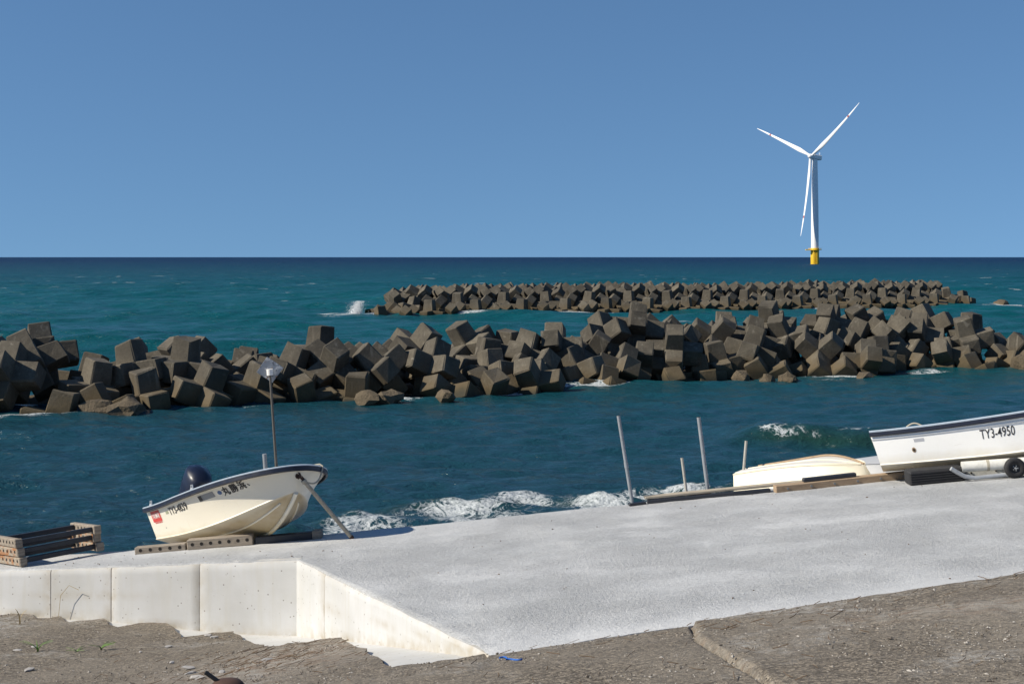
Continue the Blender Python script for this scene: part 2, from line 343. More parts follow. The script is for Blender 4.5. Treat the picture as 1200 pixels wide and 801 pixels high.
# ---- the sea: one sheet to the horizon, really displaced where waves can be told apart
def shore(x): return np.interp(x, [-20, -8, -4.6, -2, 0, 4.7, 9, 14, 22], [27, 30.5, 35.6, 38.2, 38.6, 40.2, 41.5, 43, 47])
NPL = np.array([(-29, 54), (-21, 58.3), (-13.3, 63), (-4, 67), (4.4, 72), (10.3, 77), (19.4, 80.5), (31.3, 83.6)], float)       # near breakwater, foot line
FPL = np.array([(-15.5, 157), (2, 163), (25, 173), (42, 181), (63.5, 191)], float)                                             # far breakwater, foot line
def sea():
    ys = [20.]
    g_ = 1.0042
    while ys[-1] < 40000:
        ys.append(ys[-1]*g_)
        if ys[-1] > 350: g_ = min(1.03, g_+.00018)
    ys = np.array(ys); n = 460
    u = np.linspace(-1, 1, n)
    X = u[None, :]*(ys*.55+16)[:, None]; Y = np.repeat(ys[:, None], n, 1)
    cell = np.maximum(np.gradient(ys)[:, None]*np.ones((1, n)), (ys*.55+16)[:, None]*2/n)
    r = np.random.RandomState(5); Z = np.zeros_like(X); DX = np.zeros_like(X); DY = np.zeros_like(X)
    inside = np.clip((77-Y+.45*X)/8, 0, 1)
    for i in range(84):
        lam = .75*1.046**i; k = 2*math.pi/lam
        th = R(-96 + r.normal()*26); a = .060/k*(1. if lam < 5 else .6)
        if lam < 1.8: a *= 1.15
        amp = a*np.clip((lam/cell-2.4)/2.0, 0, 1)*(1-.75*inside*np.clip((lam-2)/2, 0, 1))
        ph = k*(X*math.cos(th)+Y*math.sin(th))+r.rand()*6.28
        grp = .6+.4*np.sin(X*.07*r.randn()+Y*.06*r.randn()+r.rand()*6)
        Z += amp*grp*np.cos(ph); DX -= .7*amp*math.cos(th)*np.sin(ph); DY -= .7*amp*math.sin(th)*np.sin(ph)
    def vn(x, y, s, o=4):
        out = np.zeros(x.shape)
        for q in range(o):
            f = s*2**q
            for j in range(3):
                th = r.rand()*6.28; out += .5**q*np.sin(f*(x*math.cos(th)+y*math.sin(th))+r.rand()*6.28+1.3*np.sin(f*.6*(x*math.sin(th)-y*math.cos(th))+j))/1.7
        return out
    # surf washing along the foot of the ramp
    sh = shore(X); wob = .55*vn(X, Y, .9, 3)
    d = sh + wob*.7 - Y
    foam = np.clip((d+1.3)/2.0, 0, 1)*np.clip((X+7.5)/3.5, 0, 1)*(.54+.13*vn(X, Y, 1.9, 4))
    foam *= np.clip((9-X)/4, .25, 1)
    bore = np.exp(-((Y-(sh-1.0+.5*vn(X, Y*.3, .7, 2)))/.55)**2)*np.clip((X+7)/3, 0, 1)*np.clip((10-X)/3, 0, 1)
    Z += bore*(.11+.07*vn(X, Y, 2.2, 3)) + .04*foam*vn(X, Y, 5., 2)
    face = bore*.8
    # a small wave breaking further out
    wx = np.clip((X-7.2)/2.2, 0, 1)*np.clip((17-X)/3.5, 0, 1); yc = 50.6-.12*(X-10)+.25*np.sin(X*.9)
    prof = np.where(Y < yc, np.exp(-((Y-yc)/.75)**2), np.exp(-((Y-yc)/1.9)**2)); Z += .62*wx*prof
    face = np.maximum(face, wx*np.exp(-((Y-yc+.75)/.65)**2))
    cf = np.clip((X-8.4)/1.0, 0, 1)*np.clip((11.9-X)/2.2, 0, 1)*(.72+.30*vn(X, Y, 2.2, 4))
    foam = np.maximum(foam, cf*np.exp(-((Y-yc+.28+.15*vn(X, Y, 2.2, 2))/np.where(Y < yc, .18+.22*np.clip(X-8.6, 0, 2), .22))**2)*(.9+.3*vn(X, Y, 3., 3)))
    foam = np.maximum(foam, .5*wx*np.exp(-((Y-yc)/.25)**2)*(vn(X, Y, 2.5, 2) > .1))
    # wash against the two breakwaters
    for PL, wd, amt in ((NPL, 1.6, .50), (FPL, 3.5, .62)):
        fy = np.interp(X, PL[:, 0], PL[:, 1]); on = (X > PL[0, 0]-2)*(X < PL[-1, 0]+4)
        b = np.exp(-((Y-fy+.4)/wd)**2)*on*np.clip(vn(X, Y, .5, 3)+.05, 0, 1)*amt*1.6
        foam = np.maximum(foam, b)
    for ex, ey, rx, ry, a in ((-18.5, 157.5, 4.5, 5, .95), (65.5, 187.5, 4.0, 5, 1.), (31.2, 84.5, 1.6, 3, .8), (16, 76.5, 3.5, 1.8, .5)):
        foam = np.maximum(foam, a*np.exp(-((X-ex)/rx)**2-((Y-ey)/ry)**2)*(.8+.3*vn(X, Y, 1., 2)))
    X = X+DX; Y = Y+DY
    V = np.stack([X, Y, Z], -1).reshape(-1, 3); m_ = len(ys)
    i = (np.arange(m_-1)[:, None]*n+np.arange(n-1)[None]).ravel(); Q = np.stack([i, i+1, i+n+1, i+n], -1)
    me = bpy.data.meshes.new('sea'); me.vertices.add(len(V)); me.vertices.foreach_set('co', V.ravel())
    me.loops.add(Q.size); me.loops.foreach_set('vertex_index', Q.ravel()); me.polygons.add(len(Q)); me.polygons.foreach_set('loop_start', np.arange(0, Q.size, 4))
    me.update(calc_edges=True); me.validate()
    for nm, a in (('foam', foam), ('face', face)):
        at = me.attributes.new(nm, 'FLOAT', 'POINT'); at.data.foreach_set('value', np.clip(a, 0, 1).ravel().astype(np.float32))
    o = put('sea', me, M['sea'], smooth=180); tag(o, kind='structure', label='deep blue and teal sea with small waves reaching the horizon')
sea()
def seabed():
    m = mat('sand', (.16, .14, .10), .95)
    tag(MB().grid([[(x, y, -6.5) for x in (-900, 0, 900)] for y in (10, 300, 2500)]).build('seabed', m), kind='structure', label='sandy sea bottom under the water')
seabed()

# ---- slipway (the pale concrete ramp)
def attr(me, name, vals):
    a = me.attributes.new(name, 'FLOAT', 'POINT'); a.data.foreach_set('value', np.asarray(vals, np.float32))
def slipway():
    xs = sorted(set(np.round(np.r_[np.arange(-40, -10, 2.), np.arange(-10, 12, .11), np.arange(12, 41, 2.), FX], 3)))
    rows = []; ed = []
    js = np.r_[np.linspace(0, .06, 5), np.linspace(.08, 1, 46)]
    for x in xs:
        f, k = float(front(x)), float(crest(x)); col = []
        onwall = x < -.21
        def z(y):
            h = float(rz(x, y)) + .012*fbm(x, y, .5) + .004*fbm(x, y, 3.)
            return h
        col.append((x, f+.0, z(f)-(.5 if onwall else .16))); ed.append(1)
        for j in js:
            y = f + (k-f)*j
            wob = 0 if onwall else (.05*fbm(x, 7, 1.2)-.02)*max(0, 1-(y-f)*3)
            col.append((x, y+wob, z(y)-(.02 if (j == 0) else 0))); ed.append(max(0., 1-(y-f)/(.9 if not onwall else .35)) if not onwall else max(0., 1-(k-y)/2.2)*.8)
        for j in np.linspace(.2, 16, 26): y = k+j; col.append((x, y, max(z(y), -4))); ed.append(.3)
        rows.append(col)
    b = MB().grid(rows); o = b.build('slipway', M['slab'], smooth=50, recalc=True); attr(o.data, 'edge', ed)
    me = o.data
    if me.polygons[len(me.polygons)//2].normal.z < 0: me.flip_normals()
    tag(o, kind='structure', label='pale stippled concrete boat ramp running down to the sea')
slipway()

# ---- old ground with its stepped broken edge
SAWX = [-40, -8.68, -8.3, -8.01, -7.7, -7.33, -7.04, -6.59, -6.2, -5.58, -4.96, -4.29, -3.31, -2.28, -1.17, -.21]
SAWY = [31, 23.14, 23.44, 23.64, 23.0, 23.14, 22.58, 22.88, 22.24, 22.70, 21.46, 21.98, 19.16, 18.92, 13.99, 13.98]
JX = lambda y: np.interp(y, [0, 10.77, 13.3, 13.94, 30], [2.55, 1.94, 1.72, 1.80, 2.6])       # joint between the two old slabs
def lap(x, y):
    # 1 where the newer ramp laps over the old ground
    if x < -.6: return 0.
    d = y-float(front(x)); k = 1. if d > 0 else math.exp(-(d/.7)**2)
    return k*min(1., (x+.6)/.39)
def g2(x, y):
    k = lap(x, y); z = float(gz(x, y))
    return z*(1-k)+k*(float(rz(x, y))-.012-.25*max(0, y-float(front(x)))) if k > .001 else z
def ground():
    xs = np.r_[np.arange(-40, -10, 2.), np.arange(-10, 8, .09), np.arange(8, 41, 1.5)]
    xs = np.unique(np.round(np.r_[xs, SAWX, np.arange(1.55, 2.2, .016)], 3)); rows = []; rub = []
    tl = np.r_[np.linspace(0, .35, 6), np.linspace(.4, 1, 120)]
    for x in xs:
        x = float(x)
        yb = float(np.interp(x, SAWX, SAWY)) if x < -.21 else float(front(x))+.5
        col = []
        for i, t in enumerate(tl):
            y = -25 + (yb+25)*t
            wx = x + (.05*fbm(x, y, 3.)+.02*fbm(x, y, 11.) if x < -.3 and i == len(tl)-1 else 0)
            wy = y + (.04*fbm(x+9, y, 4.)+.02*fbm(x+9, y, 13.) if x < -.3 and i == len(tl)-1 else 0)
            rb = math.exp(-((x+2.7)/1.15)**2-((y-16.9)/1.9)**2)*1.2 + .8*math.exp(-((x-4.2)/1.2)**2-((y-13.3)/.5)**2)
            j = abs(x-float(JX(y))); step = .03*(1 if x > JX(y) else 0)
            z = float(g2(x, y)) + .02*fbm(x, y, .8)*(1-lap(x, y))  + .009*fbm(x, y, 4.) + (.02*abs(fbm(x, y, 7.)) if rb > .3 else 0) + (step - .05*math.exp(-(j/.03)**2) if y > 5 else step)
            col.append((wx, wy, z)); rub.append(rb + .4*math.exp(-((j-.01)/.03)**2)*(y > 5))
        col.append((col[-1][0], col[-1][1], col[-1][2]-.35)); rub.append(0)
        rows.append(col)
    o = MB().grid(rows).build('ground', M['ground'], smooth=60); attr(o.data, 'rubble', np.clip(rub, 0, 1))
    me = o.data
    if me.polygons[20].normal.z < 0: me.flip_normals()
    tag(o, kind='structure', label='old dark grey-brown rough concrete ground with broken stepped edge')
ground()

# ---- retaining wall: separate cast panels with recessed joints, and a footing
def wall():
    root = tag(empty('retaining_wall', (-3.26, 21.7, .7)), 'low white concrete side wall of the boat ramp, cast in panels', 'wall')
    base = Vector(root.location)
    cuts = [-14, -11.4, -8.62, -7.52, -6.42, -4.88, -3.26, -2.62, -.21]
    P = lambda x: Vector((x, float(front(x)), 0))
    for a, b in zip(cuts[:-1], cuts[1:]):
        corner_end = b in (-3.26,) or a == -3.26
        g = .0025; n = max(8, int((b-a)/.08)); d = (P(b)-P(a)).normalized(); out = Vector((d.y, -d.x, 0)); L = (P(b)-P(a)).length
        ga = 0 if a == -3.26 else g; gb = 0 if b in (-3.26, -.21) else g
        mb = MB(); ed = []; rows = []
        for i in range(n+1):
            q = ga+(L-ga-gb)*(0 if i == 0 else 1 if i == n else .006 if i == 1 else .994 if i == n-1 else i/n); p = P(a)+d*q; zt = float(rz(p.x, p.y))-.012+.012*fbm(p.x, 2, 3.); zb = float(gz(p.x, p.y))-.7
            col = []
            edge = max(math.exp(-q/.02) if ga else 0, math.exp(-(L-q)/.02) if gb else 0)
            prof = [(0, zt+.004, .12), (.012, zt-.012, 0), (.03, zt-.05, 0)] + [(.03+.002*fbm(p.x*2, h*3, 1.), zt+(zb-zt)*h, 0) for h in np.linspace(.08, 1, 14)]
            for off, z, back in prof:
                inn = .007 if (i in (0, n) and (ga if i == 0 else gb)) else 0
                v = p+out*(off-back-inn); col.append((v.x-base.x, v.y-base.y, z-base.z))
                seam = .6*math.exp(-((z-(zt*.45+(float(gz(p.x, p.y)))*.55))/.02)**2)
                foot = .8*math.exp(-(max(0, z-float(gz(p.x, p.y)))/.05)**2); topd = .5*math.exp(-((zt-z)/.03)**2)
                ed.append(min(1, edge+seam+foot+topd))
            rows.append(col)
        # side returns close the joint
        for end in (0, n):
            pass
        rows = [[(c[0]-out.x*.03, c[1]-out.y*.03, c[2]) for c in rows[0]]] + rows + [[(c[0]-out.x*.03, c[1]-out.y*.03, c[2]) for c in rows[-1]]]
        m = len(rows[0]); ed = [.8]*m + ed + [.8]*m
        o = mb.grid(rows).build('panel', M['wall'], root, smooth=40); attr(o.data, 'edge', ed)
    # footing: pale sheet just below the old ground, showing in the notches of its edge
    rows = []; ed = []
    for x in np.arange(-14, -.15, .1):
        f = float(front(x)); col = []
        for j in np.linspace(0, 3.4, 18):
            y = f+.02-j
            col.append((x-base.x, y-base.y, float(gz(x, y))-.05+.004*fbm(x, y, 3.)-base.z)); ed.append(.12+.5*math.exp(-j/.05))
        rows.append(col)
    o = MB().grid(rows).build('footing', M['wall'], root, smooth=60); attr(o.data, 'edge', ed)
wall()

# ------------------------------------------------------------------ breakwaters
def qmat(q):
    return np.array(Quaternion(q).to_matrix())
def heap(rows, floor, a, seed, cap, fixed=(), shrink=.72, tries=14):
    """drop six-armed blocks one after another on a mound until each rests on what lies below it"""
    r = random.Random(seed); HE = np.array([[1.5, .5, .5], [.5, 1.5, .5], [.5, .5, 1.5]])*a*shrink
    done = list(fixed); cen = np.array([[f[0], f[1], f[2]] for f in fixed]).reshape(-1, 3); Rs = np.array([qmat(f[3]) for f in fixed]).reshape(-1, 3, 3)
    corners = np.array([[sx*h[0], sy*h[1], sz*h[2]] for h in HE for sx in (-1, 1) for sy in (-1, 1) for sz in (-1, 1)])
    def overlap(c, Rm, idx):
        d = cen[idx]-c; Rn = Rs[idx]; Cm = np.einsum('ki,nkj->nij', Rm, Rn); A = np.abs(Cm)+1e-6
        t = d @ Rm; tn = np.einsum('nk,nkj->nj', d, Rn)
        pb = np.einsum('nij,bj->nbi', A, HE); pa = np.einsum('nij,ai->naj', A, HE)
        best = np.maximum((np.abs(t)[:, None, None, :]-HE[None, :, None, :]-pb[:, None, :, :]).max(-1), (np.abs(tn)[:, None, None, :]-HE[None, None, :, :]-pa[:, :, None, :]).max(-1))
        for i in range(3):
            i1, i2 = (i+1) % 3, (i+2) % 3
            for j in range(3):
                j1, j2 = (j+1) % 3, (j+2) % 3
                L = np.abs(t[:, i2]*Cm[:, i1, j]-t[:, i1]*Cm[:, i2, j])
                ra = HE[None, :, i1]*A[:, i2, j][:, None]+HE[None, :, i2]*A[:, i1, j][:, None]
                rb = HE[None, :, j1]*A[:, i, j2][:, None]+HE[None, :, j2]*A[:, i, j1][:, None]
                nn = np.sqrt(np.maximum(1-Cm[:, i, j]**2, 1e-4))
                best = np.maximum(best, np.where((nn < .1)[:, None, None], -np.inf, (L[:, None, None]-ra[:, :, None]-rb[:, None, :])/nn[:, None, None]))
        return (best < 0).any()
    def rq():
        u = [r.random() for _ in range(3)]; p, q = math.sqrt(1-u[0]), math.sqrt(u[0]); t = 2*math.pi
        return (q*math.cos(t*u[2]), p*math.sin(t*u[1]), p*math.cos(t*u[1]), q*math.sin(t*u[2]))
    for (x, y, tg, s) in rows:
        bc = None
        for k in range(tries):
            q = rq(); Rm = qmat(q); xx = x+r.uniform(-.5, .5)*a; yy = y+r.uniform(-.5, .5)*a; P = corners @ Rm.T
            zf = max(float(floor(xx+p[0], yy+p[1])-p[2]) for p in P); z = zf
            idx = np.nonzero((cen[:, 0]-xx)**2+(cen[:, 1]-yy)**2 < (3.2*a)**2)[0]
            if len(idx):
                z = max(zf, cen[idx, 2].max()+3.4*a); step = .4*a
                while z > zf:
                    if overlap(np.array([xx, yy, z-step]), Rm, idx):
                        if step < .06*a: break
                        step *= .5; continue
                    z -= step
                z = max(z, zf)
            top = z+P[:, 2].max(); sc = abs(top-cap(tg, s))+.15*max(0, z-zf)
            if bc is None or sc < bc[0]: bc = (sc, xx, yy, z, q, Rm, top)
        sc, xx, yy, z, q, Rm, top = bc
        if top > cap(tg, s)+1.15: continue
        done.append((xx, yy, z, q, tg, s, top)); cen = np.vstack([cen, [xx, yy, z]]); Rs = np.concatenate([Rs, Rm[None]])
    return done
def block_meshes(a, taper, bev, name):
    """one core and one arm; the arm is a bevelled, slightly tapering square stub along +z"""
    bm = bmesh.new(); bmesh.ops.create_cube(bm, size=a*.998); core = bpy.data.meshes.new(name+'_core'); bm.to_mesh(core); bm.free()
    bm = bmesh.new(); bmesh.ops.create_cube(bm, size=1)
    for v in bm.verts:
        k = a*(.5 if v.co.z < 0 else .5*taper); v.co = Vector((math.copysign(k, v.co.x), math.copysign(k, v.co.y), a*.44 if v.co.z < 0 else a*1.5))
    e = [e for e in bm.edges if max(v.co.z for v in e.verts) > a]
    bmesh.ops.bevel(bm, geom=e, offset=bev, segments=1, affect='EDGES'); arm = bpy.data.meshes.new(name+'_arm'); bm.to_mesh(arm); bm.free()
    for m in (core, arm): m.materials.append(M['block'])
    return core, arm
ARMQ = [Quaternion((1, 0, 0, 0)), Quaternion((1, 0, 0), math.pi), Quaternion((1, 0, 0), math.pi/2), Quaternion((1, 0, 0), -math.pi/2), Quaternion((0, 1, 0), math.pi/2), Quaternion((0, 1, 0), -math.pi/2)]
A1 = 1.03
core1, arm1 = block_meshes(A1, .93, .055, 'block')
def chipped(seed):
    m = arm1.copy(); q = random.Random(seed)
    for v in m.vertices:
        if v.co.z > A1: v.co += Vector((q.uniform(-1, 1), q.uniform(-1, 1), q.uniform(-1, .4)))*.028
    k = q.randrange(len(m.vertices)); top = [v for v in m.vertices if v.co.z > A1]; c = q.choice(top).co.copy()
    for v in top:                                    # one corner knocked off
        if (v.co-c).length < .2: v.co *= q.uniform(.90, .96)
    return m
ARMS = [chipped(i) for i in range(12)]
def place_block(x, y, z, q, label, group):
    o = tag(empty('armour_block', (x, y, z), Quaternion(q)), label, 'concrete block', group)
    put('core', core1, parent=o)
    for k in ARMQ:
        c = put('arm', ARMS[int(abs(x*7+y*13)+len(o.children)*5) % 12], parent=o); c.rotation_mode = 'QUATERNION'; c.rotation_quaternion = k
    return o
seg = np.hypot(*np.diff(NPL, axis=0).T); cs = np.r_[0, np.cumsum(seg)]
BN = (-.437, .9)
def npt(s, l): return np.interp(s, cs, NPL[:, 0])+BN[0]*l, np.interp(s, cs, NPL[:, 1])+BN[1]*l
_c0 = np.array([npt(s, 0) for s in np.linspace(0, cs[-1], 240)])
def nlat(x, y):
    i = np.argmin((_c0[:, 0]-x)**2+(_c0[:, 1]-y)**2); return (x-_c0[i, 0])*BN[0]+(y-_c0[i, 1])*BN[1]
def near_breakwater():
    floor = lambda x, y: np.interp(nlat(x, y), [-3, -.3, 1.6, 3.6, 5.4, 7.5, 10], [-3.9, -3.2, -2.5, -1.7, -1.5, -2.4, -3.9])
    r = random.Random(4); rows = []
    for tg, l, n in (('foot', .1, 2.2), ('slope', 1.8, 2.05), ('crest', 3.6, 1.95), ('crest', 5.2, 2.2), ('back', 6.9, 2.5)):
        s = .5+r.random()
        while s < cs[-1]-(.2 if tg in ('foot', 'slope') else 1.5):
            x, y = npt(s, l+r.uniform(-.3, .3)); rows.append((x, y, tg, s)); s += n*r.uniform(.85, 1.15)
    prof = lambda s: np.interp(s, [0, 8, 12, 16, 22, 30, 36, 41, 46, 52, 58, 65, 68], [2.2, 2.1, 2.4, 1.6, 1.7, 2.1, 1.7, 2.6, 2.5, 2.8, 2.4, 2.3, 1.2])
    cap = lambda tg, s: {'foot': .8, 'slope': 1.6, 'crest': prof(s), 'back': 1.6}[tg]
    LB = {'foot': 'dark grey six-armed concrete block standing in water at the near foot of the nearer breakwater',
          'slope': 'grey six-armed concrete block halfway up the near side of the nearer breakwater',
          'crest': 'grey six-armed concrete block on the crest of the nearer breakwater',
          'back': 'grey six-armed concrete block on the seaward side of the nearer breakwater'}
    for x, y, z, q, tg, s, top in heap(rows, floor, A1, 3, cap):
        place_block(x, y, z, q, LB[tg] if s < cs[-1]-4 else 'brownish six-armed concrete block at the tapering open-water end of the nearer breakwater', 'concrete blocks of the nearer breakwater')
    # rubble core under the blocks
    rows = []
    for s in np.linspace(0, cs[-1]-1, 90):
        col = []
        for l, z in ((-1.5, -4), (-.3, -2.5), (1.6, -.7), (3.2, .0), (4.8, .3), (6, .0), (8, -1.6), (11, -4)):
            x, y = npt(s, l); col.append((x, y, z+.35*fbm(x, y, .9)))
        rows.append(col)
    o = MB().grid(rows).build('rubble_mound', M['rock'], smooth=20); tag(o, kind='structure', label='dark rubble core under the concrete blocks')
near_breakwater()

def far_breakwater():
    bm = bmesh.new(); a = 1.2
    mb = MB(); mb.box((0, 0, 0), (a*.998,)*3)
    bmc, arm = block_meshes(a, .80, .05, 'far_block')
    vs = [v.co.copy() for v in arm.vertices]; fs = [tuple(p.vertices) for p in arm.polygons]
    for k in ARMQ: mb.add([k @ v for v in vs], fs)
    me = mb.mesh('far_block'); me.materials.append(M['block'])
    seg = np.hypot(*np.diff(FPL, axis=0).T); c = np.r_[0, np.cumsum(seg)]; L = c[-1]
    pt = lambda s, l: (np.interp(s, c, FPL[:, 0])-.36*l, np.interp(s, c, FPL[:, 1])+.93*l)
    r = random.Random(9); ax = math.atan2(34, 78)
    up3 = Vector((1, 1, 1)).rotation_difference(Vector((0, 0, 1)))
    def add(s, l, z, q, lab):
        x, y = pt(s, l); o = put('armour_block', me); o.location = (x, y, z); o.rotation_mode = 'QUATERNION'; o.rotation_quaternion = q
        tag(o, lab, 'concrete block', 'concrete blocks of the farther breakwater')
    Z = lambda a_: Quaternion((0, 0, 1), a_)
    s = 1.2; i = 0
    LF = 'small-looking grey six-armed concrete block in the lowest row of the farther breakwater'
    LM = 'grey six-armed concrete block in the middle row of the farther breakwater'
    LT = 'grey six-armed concrete block on the crest row of the farther breakwater'
    LE = 'loosely tumbled six-armed concrete block at an end of the farther breakwater'
    jit = lambda k: Quaternion((r.uniform(-1, 1), r.uniform(-1, 1), r.uniform(-1, 1)), r.uniform(-k, k))
    while s < L-1:
        end = s < 6 or s > L-6; k = .9 if end else .20; h = .8*max(0, (6-s)/6, (s-L+6)/6)
        add(s, 0, -.1-h, jit(k) @ (Z(ax+.75) if i % 2 == 0 else Z(ax+.25) @ up3), LE if end else LF)
        add(s+1.3, 2.1, .65-h*1.4, jit(k) @ (Z(ax+.9) @ up3 if i % 2 == 0 else Z(ax+.78)), LE if end else LM)
        if 3 < s < L-3.5:
            add(s+.2, 4.3, 1.70-h*1.6+r.uniform(-.18, .15), jit(k) @ Z(ax+(.15 if i % 2 else 1.2)) @ up3, LE if end else LT)
            if i % 1 == 0: add(s+1.5, 6.4, 1.78-h*1.6+r.uniform(-.1, .2), jit(.15) @ Z(ax+r.uniform(0, 2)) @ up3, LE if end else 'grey six-armed concrete block in the seaward row of the farther breakwater, only its top showing')
        s += 2.72; i += 1
    rows = []
    for s in np.linspace(1, L-1, 80):
        rows.append([(*pt(s, l), z+.3*fbm(s, l, 1.)) for l, z in ((-1, -4), (0, -1.6), (2, -.4), (4.3, .6), (6.4, .5), (9, -3))])
    tag(MB().grid(rows).build('rubble_mound', M['rock'], smooth=20), kind='structure', label='dark rubble core of the farther breakwater')
far_breakwater()

def rock_mesh(seed, sx, sy, sz):
    bm = bmesh.new(); bmesh.ops.create_icosphere(bm, subdivisions=2, radius=1)
    for v in bm.verts:
        k = 1+.45*noise.noise(v.co*1.3+Vector((seed*7.1, 0, 0))); v.co = Vector((v.co.x*sx*k, v.co.y*sy*k, v.co.z*sz*k))
    me = bpy.data.meshes.new('boulder'); bm.to_mesh(me); bm.free(); me.materials.append(M['rock']); return me
BOULDERS = [(-17.2, 59.4, .85, .45), (-16.0, 59.2, .95, .5), (-6.5, 64.0, .7, .45), (-5.6, 64.2, .7, .4), (-3.0, 64.9, .5, .4), (12.1, 75.0, .5, .45), (13.3, 74.0, .45, .35), (14.4, 74.2, .5, .4), (19.0, 76.6, .6, .25), (29.6, 81.5, 1.0, .9), (30.6, 83, .9, .7), (65.2, 189.8, 1.2, .7)]
for i, (x, y, s_, h) in enumerate(BOULDERS):
    o = put('boulder', rock_mesh(i, s_, s_*.8, h), smooth=25); o.location = (x, y, h*.25); o.rotation_euler.z = i*1.3
    if y > 150: tag(o, 'dark boulder awash off the end of the farther breakwater', 'boulder')
    else: tag(o, 'low brown boulder awash in front of the nearer breakwater', 'boulder', 'boulders awash by the nearer breakwater')

# ---- spray thrown up at the end of the far breakwater
def spray():
    r = random.Random(2); mb = MB()
    for i in range(3200):
        a = abs(r.gauss(0, 1)); x = -17.4+r.gauss(0, .17)*(1+a); z = 1.6*r.random()**1.6; x += .2*z; y = 158+r.gauss(0, .6)
        k = r.uniform(.008, .030)*(1.3-z*.3); c = Vector((x+.25*(z-1)*r.uniform(0, 1), y, z))
        q = Matrix.Rotation(r.uniform(0, 6), 3, 'X') @ Matrix.Rotation(r.uniform(0, 6), 3, 'Y')
        mb.add([c+q @ (Vector(p)*k) for p in ((1, 1, 1), (1, -1, -1), (-1, 1, -1), (-1, -1, 1))], [(0, 1, 2), (0, 3, 1), (0, 2, 3), (1, 3, 2)])
    tag(mb.build('spray', M['foamy'], smooth=180), 'burst of white spray at the end of the farther breakwater', 'spray', kind='stuff')
spray()

# ------------------------------------------------------------------ wind turbine
def turbine():
    D = 1275.; root = tag(empty('wind_turbine', (271.5, D, 0)), 'white three-bladed offshore wind turbine on a yellow base', 'wind turbine')
    hub_z = 96.
    MB().lathe([(3.35, 14.5), (3.3, 40), (2.9, 68), (2.35, hub_z-2.2)], 32).build('tower', M['turb'], root, smooth=40)
    tp = MB().lathe([(3.7, -8), (3.7, 3), (3.75, 3.2), (3.75, 13.8), (3.5, 14.5)], 32).build('base', M['yel'], root, smooth=40)
    MB().lathe([(3.4, 12.6), (6.0, 12.6), (6.0, 13.1), (3.4, 13.1)], 32).build('platform', M['yel'], root)
    rl = MB()
    for z in (13.7, 14.3): rl.tube([(5.8*math.cos(a), 5.8*math.sin(a), z) for a in np.linspace(0, 2*math.pi, 33)], .09, 6)
    for k in range(16): a = k*math.pi/8; rl.tube([(5.8*math.cos(a), 5.8*math.sin(a), 13), (5.8*math.cos(a), 5.8*math.sin(a), 14.3)], .08, 6)
    rl.build('railing', M['yel'], root)
    MB().box((-6.2, -2.2, 12.9), (5, 3, .9)).build('landing', M['yel'], root)
    ld = MB()
    for dx in (-1.5, 1.5): ld.tube([(dx-.5, -4.6, -3), (dx-.5, -4.6, 12.5)], .35, 8)
    for z in np.arange(-2, 12, 1.6): ld.tube([(-2, -4.6, z), (1, -4.6, z)], .13, 6)
    ld.build('boat_landing', M['yel'], root)
    psi = R(56); tilt = R(5); n = Vector((-math.sin(psi)*math.cos(tilt), -math.cos(psi)*math.cos(tilt), math.sin(tilt)))
    right = Vector((math.cos(psi), -math.sin(psi), 0)); up = right.cross(n)
    if up.z < 0: up = -up
    hc = Vector((0, 0, hub_z)) + n*5.2
    nm = MB(); rot = Matrix((right, -n, up)).transposed()
    nm.cbox(Vector((0, 0, hub_z)) - n*2.0, (4.6, 10.5, 4.4), .7, rot); nm.build('nacelle', M['turb'], root)
    mt = MB(); q = Vector((0, 0, hub_z+2.6))-n*6; mt.tube([q-up*.6, q+up*2.2], .14, 6); mt.tube([q+up*1.4-right*1.2, q+up*1.4+right*1.2], .1, 6); mt.build('wind_vane', M['turb'], root)
    hm = Matrix.Translation(hc) @ rot.to_4x4() @ Matrix.Rotation(R(90), 4, 'X')
    MB().lathe([(2.1, -2.2), (2.3, 0), (2.1, 1.2), (1.5, 2.3), (.5, 2.9)], 24, hm).build('hub', M['turb'], root, smooth=50)
    for th in (54, -66, 181):
        d = right*math.sin(R(th))+up*math.cos(R(th)); e = n.cross(d)
        def loft(r0, r1, m, nme, par):
            pts = []; Rr = 70.5
            for s in np.linspace(r0, r1, m):
                ch = np.interp(s, [0, .04, .2, .5, .85, 1], [2.3, 2.3, 3.9, 2.5, 1.3, .4]); tk = np.interp(s, [0, .04, .2, .5, 1], [2.6, 2.5, 1.3, .7, .15])
                tw = R(np.interp(s, [0, .2, 1], [25, 16, 0])); c = hc+d*(s*Rr+1.5)+n*(s*s*5.)
                ee = e*math.cos(tw)+n*math.sin(tw); nn = n*math.cos(tw)-e*math.sin(tw)
                pts.append([tuple(c+ee*(math.cos(a)*ch/2-ch*.12)+nn*math.sin(a)*tk/2) for a in np.linspace(0, 2*math.pi, 15)])
            return MB().grid(pts).build(nme, M['redp'] if nme == 'red_band' else M['turb'], par, smooth=60)
        bl = loft(0, 1, 30, 'blade', root)
        # markings round the outer blade, a finger proud of it
        for r0, r1 in ((.74, .77),):
            pts = loft(r0, r1, 4, 'red_band', bl)
            for v in pts.data.vertices:
                s = (v.co-hc).dot(d); c = hc+d*s+n*(((s-1.5)/70.5)**2*5.); v.co = c+(v.co-c)*1.03
turbine()

